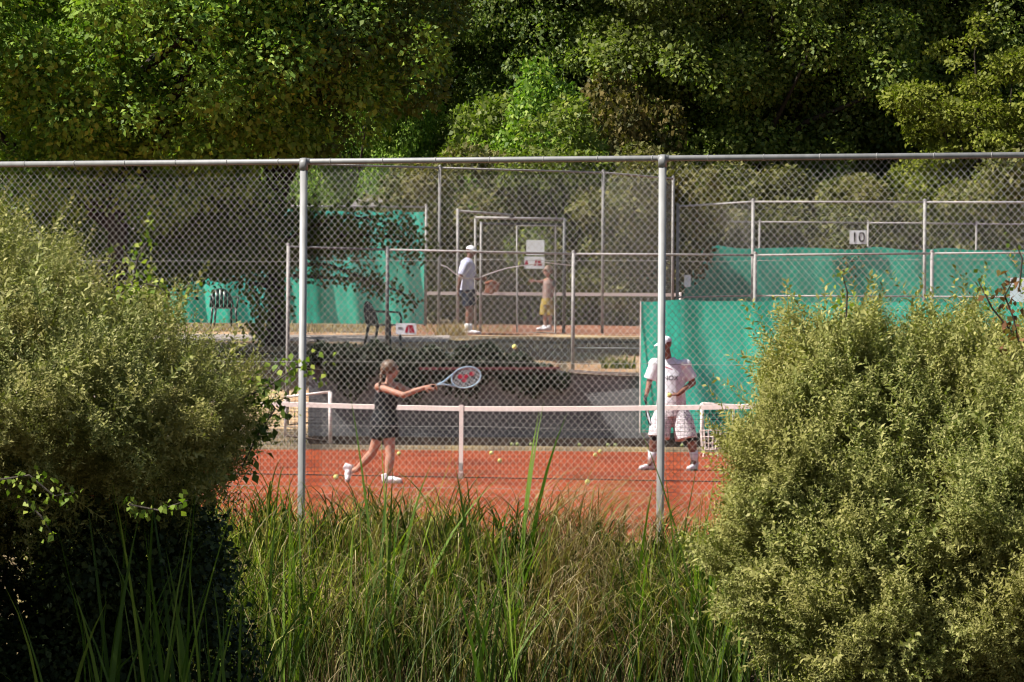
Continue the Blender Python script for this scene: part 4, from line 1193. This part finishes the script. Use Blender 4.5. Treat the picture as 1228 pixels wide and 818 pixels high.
for key, px, d, lab, rz, sc, mt in shr:
    placed(key, px, d, lab, rz=rz, sc=sc, group='shrubs behind the upper court', mat=mt, name='leafy_shrub', cat='shrub')

# hedge of ivy over the retaining wall
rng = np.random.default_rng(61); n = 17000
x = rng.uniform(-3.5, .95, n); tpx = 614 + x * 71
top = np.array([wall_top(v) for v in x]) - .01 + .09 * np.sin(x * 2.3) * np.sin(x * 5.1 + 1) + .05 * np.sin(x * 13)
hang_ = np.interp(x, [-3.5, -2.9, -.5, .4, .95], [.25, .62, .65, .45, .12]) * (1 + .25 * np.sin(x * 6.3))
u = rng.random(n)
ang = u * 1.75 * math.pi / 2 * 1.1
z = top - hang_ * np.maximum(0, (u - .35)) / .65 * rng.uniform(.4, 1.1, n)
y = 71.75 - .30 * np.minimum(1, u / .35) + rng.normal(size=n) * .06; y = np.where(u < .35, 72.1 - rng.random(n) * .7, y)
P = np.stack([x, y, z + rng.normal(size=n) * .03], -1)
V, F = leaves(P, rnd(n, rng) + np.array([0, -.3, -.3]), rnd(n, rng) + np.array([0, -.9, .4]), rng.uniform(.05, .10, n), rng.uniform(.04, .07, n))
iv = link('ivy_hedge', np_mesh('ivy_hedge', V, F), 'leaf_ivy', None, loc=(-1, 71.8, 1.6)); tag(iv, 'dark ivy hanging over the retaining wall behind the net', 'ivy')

# ------------------------------------------------------------------ near willow bushes
def shoot_template(rng, L=.24, n=24, leaf=.036, w=.0095):
    t = np.linspace(.08, 1, n); bend = rng.normal(size=2) * .12
    C = np.stack([bend[0] * t ** 2 * L, bend[1] * t ** 2 * L, t * L], -1)
    az = np.arange(n) * 2.4 + rng.random() * 6; up = rng.uniform(.5, 1.1, n)
    D = np.stack([np.cos(az), np.sin(az), up], -1); N = np.stack([-np.cos(az) * up, -np.sin(az) * up, np.ones(n)], -1) + rng.normal(size=(n, 3)) * .5
    l = leaf * rng.uniform(.6, 1.25, n) * (1.15 - .5 * t)
    V, F = leaves(C, D, N, l, w * rng.uniform(.8, 1.3, n), .1)
    # thin stem as one slim triangle pair
    s = .0016
    sv = np.array([[-s, 0, 0], [s, 0, 0], [bend[0] * L + s * .3, bend[1] * L, L], [bend[0] * L - s * .3, bend[1] * L, L]])
    return np.concatenate([V, sv])
def basis(D, rng):
    D = unit(D); a = rnd(len(D), rng); X = unit(np.cross(a, D)); Y = np.cross(D, X)
    return X, Y, D
def willow(lobes, n, seed, ground=-1.4, sun=(-.6, -.25, .76), layers=.35, noise_amp=.22, clear=None):
    rng = np.random.default_rng(seed)
    temps = [shoot_template(rng) for _ in range(10)]
    area = np.array([(l[3] * l[5] + l[3] * l[4]) for l in lobes]); pick = rng.choice(len(lobes), n * 3, p=area / area.sum())
    Lb = np.array(lobes); D = rnd(n * 3, rng)
    D[:, 1] = np.where(rng.random(n * 3) < .55, -np.abs(D[:, 1]), D[:, 1])
    c = Lb[pick, :3]; R = Lb[pick, 3:6]
    f = 1 + noise_amp * np.sin(D[:, 0] * 9 + pick) * np.sin(D[:, 2] * 8 + pick * 2) + .08 * np.sin(D[:, 0] * 21 + 3 * pick) * np.sin(D[:, 2] * 23 + D[:, 1] * 17)
    inn = rng.random(n * 3) < layers
    f = f * np.where(inn, rng.uniform(.72, .94, n * 3), rng.uniform(.93, 1.04, n * 3))
    P = c + D * R * f[:, None]
    # drop points buried inside other lobes
    ok = P[:, 2] > ground
    hol = np.sin(P[:, 0] * 5.3 + seed) * np.sin(P[:, 2] * 6.1 + 1.3 * seed) + .7 * np.sin(P[:, 0] * 12.1 + 2) * np.sin(P[:, 2] * 11.3 + P[:, 1] * 5)
    ok &= (hol > -.62) | inn
    for k, l in enumerate(lobes):
        q = (P - np.array(l[:3])) / np.array(l[3:6]); ok &= ((q ** 2).sum(1) > .60) | (pick == k)
    P = P[ok][:n]; Dd = (D / R)[ok][:n] if False else D[ok][:n]
    m = len(P)
    dirs = unit(Dd * .75 + np.array([0, -.05, .55]) + rng.normal(size=(m, 3)) * .32)
    X, Y, Z = basis(dirs, rng); sc = rng.uniform(.55, 1.25, m) * np.where(rng.random(m) < .05, 1.7, 1)
    out = []
    ti = rng.integers(0, len(temps), m)
    for k, tv in enumerate(temps):
        s = ti == k
        if not s.any(): continue
        B = np.stack([X[s], Y[s], Z[s]], 1) * sc[s][:, None, None]
        out.append((np.einsum('vk,mkj->mvj', tv, B) + (P[s] - Z[s] * .12)[:, None, :]).reshape(-1, 3))
    # inner foliage: broader sprays that close the bush
    k2 = 26000
    pk = rng.choice(len(lobes), k2, p=area / area.sum()); Dn = rnd(k2, rng)
    Pi = Lb[pk, :3] + Dn * Lb[pk, 3:6] * rng.uniform(.45, .84, k2)[:, None]; Pi = Pi[Pi[:, 2] > ground]; k2 = len(Pi)
    out.append(leaves(Pi, rnd(k2, rng) + np.array([0, 0, .4]), rnd(k2, rng), rng.uniform(.07, .14, k2), rng.uniform(.02, .045, k2))[0])
    V = np.concatenate(out); return V, np.arange(len(V)).reshape(-1, 4)
def bush(label, loc, lobes, n, seed, mat='leaf_willow', **k):
    t = thing('willow_bush', loc, label, 'bush', 'willow bushes in front of the fence')
    V, F = willow(lobes, n, seed, **k)
    link('foliage', np_mesh('foliage', V, F), mat, t)
    rr = random.Random(seed)
    for i in range(9):
        mb = MB(); l = lobes[rr.randrange(len(lobes))]
        b0 = Vector((loc[0] + rr.uniform(-.5, .5), loc[1] + rr.uniform(-.3, .3), loc[2] - .1))
        e = Vector((l[0] + rr.uniform(-.6, .6) * l[3], l[1] + rr.uniform(-.4, .4), l[2] + rr.uniform(-.2, .6) * l[5]))
        mb.tube([b0, b0.lerp(e, .35) + Vector((0, 0, .25)), b0.lerp(e, .7) + Vector((0, 0, .2)), e], [.035, .026, .016, .006], 6)
        mb.build('stem', 'bark', t, True)
    return t
# lobes: cx cy cz rx ry rz (metres)
def lobe(px, py, d, rpx, rpy, ry): p = W(px, py, d); k = d / FPX; return (p.x, p.y, p.z, rpx * k, ry, rpy * k)
LB = [lobe(-70, 450, 26.6, 250, 190, 1.7), lobe(70, 455, 26.3, 150, 116, 1.4), lobe(150, 475, 26.3, 130, 100, 1.3), lobe(225, 495, 26.4, 88, 78, 1.0), lobe(-25, 402, 26.6, 120, 108, 1.2), lobe(-260, 500, 27.2, 260, 380, 2.4), lobe(-560, 520, 27.5, 260, 400, 2.4), (-4.65, 25.9, .9, 1.3, .9, 2.1), lobe(60, 560, 27.3, 170, 100, .6), lobe(190, 555, 27.2, 90, 75, .5), (-5.2, 30.6, .9, 1.4, 1.6, 2.4)]  # plain tuples: unseen lobes added to shade the lower bush and grass
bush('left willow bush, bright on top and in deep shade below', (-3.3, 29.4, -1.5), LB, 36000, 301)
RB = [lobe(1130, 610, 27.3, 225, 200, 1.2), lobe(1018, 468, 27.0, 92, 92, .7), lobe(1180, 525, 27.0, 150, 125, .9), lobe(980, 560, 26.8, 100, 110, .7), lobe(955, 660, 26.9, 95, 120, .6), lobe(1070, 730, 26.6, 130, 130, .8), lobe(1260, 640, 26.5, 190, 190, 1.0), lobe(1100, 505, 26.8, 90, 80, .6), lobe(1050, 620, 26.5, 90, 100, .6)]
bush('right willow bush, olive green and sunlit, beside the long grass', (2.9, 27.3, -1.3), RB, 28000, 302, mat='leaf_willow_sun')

# added shrub under the left willow, its leaves darkened to paint deep shade
tree_mesh('under', (1.62, .75, 1.5), 1.2, 190, 620, .34, .05, 41, 'leaf_shade_tint', .2, .03, droop=.3)
p = xy(60, 28.3); p.z = -1.5
place_tree('under', -8, 27.6, 'added shrub under the left willow bush, its leaves coloured dark as shade', name='leafy_shrub', cat='shrub', z=-1.5)
# vine shoots poking out
def sprig(label, pts, nleaf, leaf, mat, seed, spread=.03, name='vine_shoot'):
    P = [Vector(p) for p in pts]; rng = np.random.default_rng(seed)
    t = thing(name, P[0], label, 'vine', 'vine shoots on the bushes')
    MB().tube(P, [.006] * (len(P) - 1) + [.002], 5).build('stem', 'bark_pale', t)
    V, F = hang(P, nleaf, spread, leaf, seed); link('foliage', np_mesh('foliage', V, F), mat, t)
def wp(d, *pp): return [W(x, y, d) for x, y in pp]
sprig('upright vine shoot with yellow green leaves on top of the left bush', wp(25.9, (150, 400), (158, 350), (165, 310), (190, 270)), 90, .046, 'leaf_vine', 1, .06)
sprig('vine leaves spreading below the upright shoot on the left bush', wp(25.9, (175, 360), (150, 335), (195, 345), (205, 360)), 60, .043, 'leaf_vine', 2, .07)
sprig('vine leaves at the right edge of the left bush, reaching past the fence post', wp(26, (285, 480), (320, 465), (355, 440), (395, 445)), 110, .046, 'leaf_vine', 3, .05)
sprig('dim vine leaves under the right edge of the left bush', wp(26, (290, 560), (310, 520), (330, 490), (315, 470)), 120, .06, 'leaf_maple_dark', 4, .06)
sprig('sunlit vine sprig low in the shade of the left bush, near the left edge', [W(20, 600, 26.4)] + wp(24.6, (0, 575), (35, 570), (65, 595), (90, 590)), 90, .04, 'leaf_vine', 5, .04)
sprig('small sunlit sprig just below the other one in the left shade', [W(30, 610, 26.4)] + wp(24.6, (30, 600), (50, 620), (62, 640)), 30, .05, 'leaf_vine', 6, .03)
sprig('sunlit sprig between the tall grass blades at the left', [W(165, 600, 26.4)] + wp(24.7, (155, 605), (190, 612), (225, 600)), 45, .05, 'leaf_vine', 7, .03)
sprig('single leafy tip on top of the right bush', wp(26.2, (1015, 380), (1016, 350), (1010, 328)), 22, .04, 'leaf_vine', 8, .03)
sprig('green leafy tip left of the brown vine at the right edge', wp(26, (1215, 400), (1190, 370), (1180, 350), (1172, 335)), 26, .04, 'leaf_vine', 9, .03)
sprig('brown leaved vine at the right edge, before the white board', wp(26, (1222, 410), (1215, 380), (1205, 355), (1218, 330)), 60, .06, 'leaf_brown', 10, .06)
sprig('yellowish vine tip at the top of the right edge', wp(26, (1222, 350), (1226, 310), (1215, 285)), 22, .04, 'leaf_vine', 11, .03)

# ------------------------------------------------------------------ grass
def blades(n, seed, xr, yr, Lr, wr, lean, mat, name, label, segs=7, zf=None, bend=(.2, 1.2), dens=None, kind='stuff', hmod=None, loc=None, cat='grass', az0=0.0, follow=False):
    rng = np.random.default_rng(seed)
    X = rng.uniform(*xr, n); Y = rng.uniform(*yr, n)
    if follow: Y = Y - FY * np.clip(X, -1.4 / FY, 1.4 / FY)
    if dens is not None:
        k = rng.random(n) < dens(X, Y); X, Y = X[k], Y[k]; n = len(X)
    Z = np.array([T(a, b) for a, b in zip(X, Y)]) - .03
    L = rng.uniform(*Lr, n) * (hmod(X, Y) if hmod else 1); w = rng.uniform(*wr, n)
    az = rng.uniform(0, 2 * np.pi, n); az = np.where(rng.random(n) < lean, rng.normal(az0, .7, n), az)
    B = rng.uniform(*bend, n) ** 1.5
    h = np.stack([np.cos(az), np.sin(az) * .8, 0 * az], -1); side = np.stack([-np.sin(az + rng.normal(size=n) * 1.2), np.cos(az + rng.normal(size=n) * 1.2), 0 * az], -1)
    t = np.linspace(0, 1, segs + 1)
    # curve: angle grows along the blade
    th0 = rng.uniform(0, .25, n)[:, None]; th = th0 + B[:, None] * (t[None, :] ** 2) * 1.9
    dx = np.sin(th); dz = np.cos(th)
    cx_ = np.concatenate([np.zeros((n, 1)), np.cumsum((dx[:, 1:] + dx[:, :-1]) / 2, 1)], 1) / segs * L[:, None]
    cz_ = np.concatenate([np.zeros((n, 1)), np.cumsum((dz[:, 1:] + dz[:, :-1]) / 2, 1)], 1) / segs * L[:, None]
    C = np.stack([X, Y, Z], -1)[:, None, :] + h[:, None, :] * cx_[..., None] + np.array([0, 0, 1.])[None, None] * cz_[..., None]
    ww = w[:, None] * (1 - t[None, :] ** 2.2) * np.minimum(1, .5 + t[None, :] * 2)
    A = C - side[:, None, :] * ww[..., None] / 2; Bv = C + side[:, None, :] * ww[..., None] / 2
    V = np.stack([A, Bv], 2).reshape(-1, 3)
    base = (np.arange(n)[:, None] * (segs + 1) + np.arange(segs)[None, :]) * 2
    F = np.stack([base, base + 1, base + 3, base + 2], -1).reshape(-1, 4)
    o = link(name, np_mesh(name, V, F), mat, None, loc=loc)
    if kind == 'stuff': tag(o, label, None, None, 'stuff')
    else: tag(o, label, cat)
    return o
def hm(X, Y):
    px = 614 + X / Y * FPX
    zt = np.interp(px, [-100, 260, 400, 480, 560, 620, 700, 760, 800, 850, 950, 1300], [.45, .44, .40, .50, .38, .17, .02, .16, .34, .38, .30, .2])
    zt = zt + .07 * np.sin(X * 9.1) + .05 * np.sin(X * 23 + 1)
    return np.maximum(.25, zt - np.array([T(a, b) for a, b in zip(X, Y)]))
def dn(X, Y): return np.clip(.45 + .8 * np.sin(X * 7.3 + Y * 2.1) * np.sin(Y * 6.1 - X * 3.3) + .5 * np.sin(X * 17 + 2) * np.sin(Y * 13), .06, 1)
def crest(o0, o1): return (o0, o1)
# the bank's edge runs with the fence: Y is measured from it
blades(17000, 1, (-3.9, 3.6), (32.85, 34.2), (.5, 1.12), (.006, .017), .25, 'blade_crest', 'grass', 'long green grass on the ditch bank before the fence', bend=(.3, 1.5), hmod=hm, dens=dn, follow=True)
blades(7000, 7, (-3.9, 3.6), (32.7, 33.6), (.7, 1.35), (.007, .020), .85, 'blade_green', 'grass', 'green blades drooping over the front of the bank', bend=(.8, 1.55), hmod=lambda X, Y: .55 + .45 * hm(X, Y), az0=-1.5, dens=dn, follow=True, segs=9)
blades(3600, 2, (-2.8, 3.0), (32.7, 33.5), (.8, 1.5), (.004, .010), .8, 'blade_straw', 'dry_grass', 'pale dry grass blades bent over among the green ones', bend=(.8, 1.6), hmod=lambda X, Y: .55 + .45 * hm(X, Y), az0=-1.0, dens=lambda X, Y: np.clip(.15 + 1.2 * np.exp(-((X - .75) / .55) ** 2) + .8 * np.exp(-((X + .9) / .6) ** 2), .1, 1), follow=True, segs=9)
blades(450, 8, (-3.8, 3.5), (31.9, 32.7), (.5, 1.0), (.006, .014), .3, 'blade_dark', 'grass', 'sparse upright stems in front of the dark foot of the bank', bend=(.1, .9), hmod=hm, follow=True)
blades(3000, 4, (-3.8, 3.5), (32.2, 33.2), (.3, .9), (.004, .009), .5, 'blade_litter', 'dry_grass', 'brown dead stalks and litter at the foot of the long grass', bend=(.3, 1.6), az0=-1.5, follow=True)
blades(650, 9, (.05, .75), (32.8, 33.4), (1.0, 1.5), (.005, .010), 1.0, 'blade_straw', 'dry_grass', 'swathe of pale grass falling over to the right, right of the middle', bend=(1.0, 1.35), az0=-.55, follow=True, segs=9)
def patch(X, Y): return np.exp(-(((X + 1.3) / .42) ** 2))
blades(1500, 3, (-2.6, .2), (31.7, 32.6), (.4, 1.05), (.003, .008), .0, 'blade_straw', 'dry_grass', 'brownish dead stalks low in front, left of the middle', bend=(.2, 1.6), dens=patch, follow=True)
# reed clumps
def reeds(label, px, d, n, topy, seed, spread=.18, w=(.020, .032), bend=(.03, .45)):
    p = xy(px, d); p.z = T(p.x, d); h = (W(px, topy, d).z - p.z) / .98
    blades(n, seed, (p.x - spread, p.x + spread), (d - .2, d + .2), (h * .8, h * 1.18), (w[0] * 1.25, w[1] * 1.35), .1, 'blade_reed', 'reed_clump', label, bend=bend, kind='thing', loc=p, cat='reeds')
reeds('clump of broad upright reed leaves right of the middle, left of the right fence post', 842, 32.3, 22, 580, 11, .10, bend=(.02, .35))
reeds('broad reed leaves just right of the right fence post', 905, 32.1, 12, 610, 12, .2)
reeds('bright reed leaves at the middle of the grass, under the net strap', 600, 32.9, 14, 588, 13, .2, bend=(.02, .5))
reeds('yellow green reed leaves in front of the feet of the woman', 450, 33.1, 14, 578, 14, .22, bend=(.02, .5))
reeds('reed leaves left of the left fence post', 325, 33, 16, 590, 15, .3)
reeds('dark reed clump in the shade at the lower left', 205, 26.2, 26, 590, 16, .28, bend=(.05, .7))
reeds('small lit reed clump low at the left, right of the dark one', 262, 26.6, 18, 690, 17, .2, bend=(.05, .6))
reeds('shaded reeds at the lower left edge of the grass', 110, 26.1, 20, 650, 18, .25, bend=(.05, .8))
reeds('green reeds in the lower middle', 590, 32.3, 14, 665, 19, .25, bend=(.05, .7))
reeds('narrow reeds before the right bush', 775, 32.5, 9, 600, 20, .15, bend=(.02, .5))

# dry tufts on the terrace
blades(5000, 31, (-9, 0), (83.3, 91.5), (.06, .2), (.008, .02), 0, 'blade_straw', 'dry_grass', 'parched short grass between the path and the left green cloth', segs=3)
blades(3500, 32, (-7, 3), (72.2, 79), (.05, .16), (.006, .016), 0, 'blade_straw', 'dry_grass', 'parched short grass above the retaining wall', segs=3)
blades(1500, 33, (-7, -3.4), (70.6, 76), (.05, .2), (.006, .016), 0, 'blade_green', 'grass', 'weeds on the small bank at the left end of the retaining wall', segs=3)
def tuft(label, px, d, n, h, seed, mat='blade_straw'):
    p = groundp(px, d)
    blades(n, seed, (p.x - .3, p.x + .3), (d - .2, d + .2), (h * .5, h), (.008, .016), 0, mat, 'grass_tuft', label, segs=4, kind='thing', loc=p, cat='tuft')
tuft('brownish dead tuft at the feet of the man at the gate, on his left', 541, 82.4, 260, .42, 41)
tuft('yellow tuft of dry grass left of the edge of the bright green cloth', 742, 73.2, 240, .36, 42, 'blade_green')

# ------------------------------------------------------------------ light
EL = rad(50)
SUN = Vector((-.90, -.26, 0)).normalized() * math.cos(EL) + Vector((0, 0, math.sin(EL)))
sd = bpy.data.lights.new('sun', 'SUN'); sd.energy = 5.0; sd.angle = rad(.5); sd.color = (1, .95, .87)
so = bpy.data.objects.new('sun', sd); COL.objects.link(so); so.rotation_euler = SUN.to_track_quat('Z', 'Y').to_euler(); so.location = (0, 0, 50)
wd = bpy.data.worlds.new('World'); SC.world = wd; wd.use_nodes = True
nt = wd.node_tree; nt.nodes.clear()
sky = nt.nodes.new('ShaderNodeTexSky'); sky.sky_type = 'NISHITA'; sky.sun_disc = False
sky.sun_elevation = EL; sky.sun_rotation = math.atan2(SUN.x, SUN.y)
bg_ = nt.nodes.new('ShaderNodeBackground'); bg_.inputs['Strength'].default_value = .05
wo = nt.nodes.new('ShaderNodeOutputWorld'); nt.links.new(sky.outputs[0], bg_.inputs[0]); nt.links.new(bg_.outputs[0], wo.inputs[0])
SC.view_settings.view_transform = 'Standard'; SC.view_settings.look = 'None'; SC.view_settings.gamma = 1; SC.view_settings.exposure = 1.0
SC.render.engine = 'CYCLES'
SC.cycles.use_denoising = True
SC.cycles.pixel_filter_type = 'BLACKMAN_HARRIS'; SC.cycles.filter_width = 1.15
SC.cycles.max_bounces = 6; SC.cycles.diffuse_bounces = 3; SC.cycles.transmission_bounces = 3; SC.cycles.transparent_max_bounces = 6
SC.cycles.sample_clamp_indirect = 4
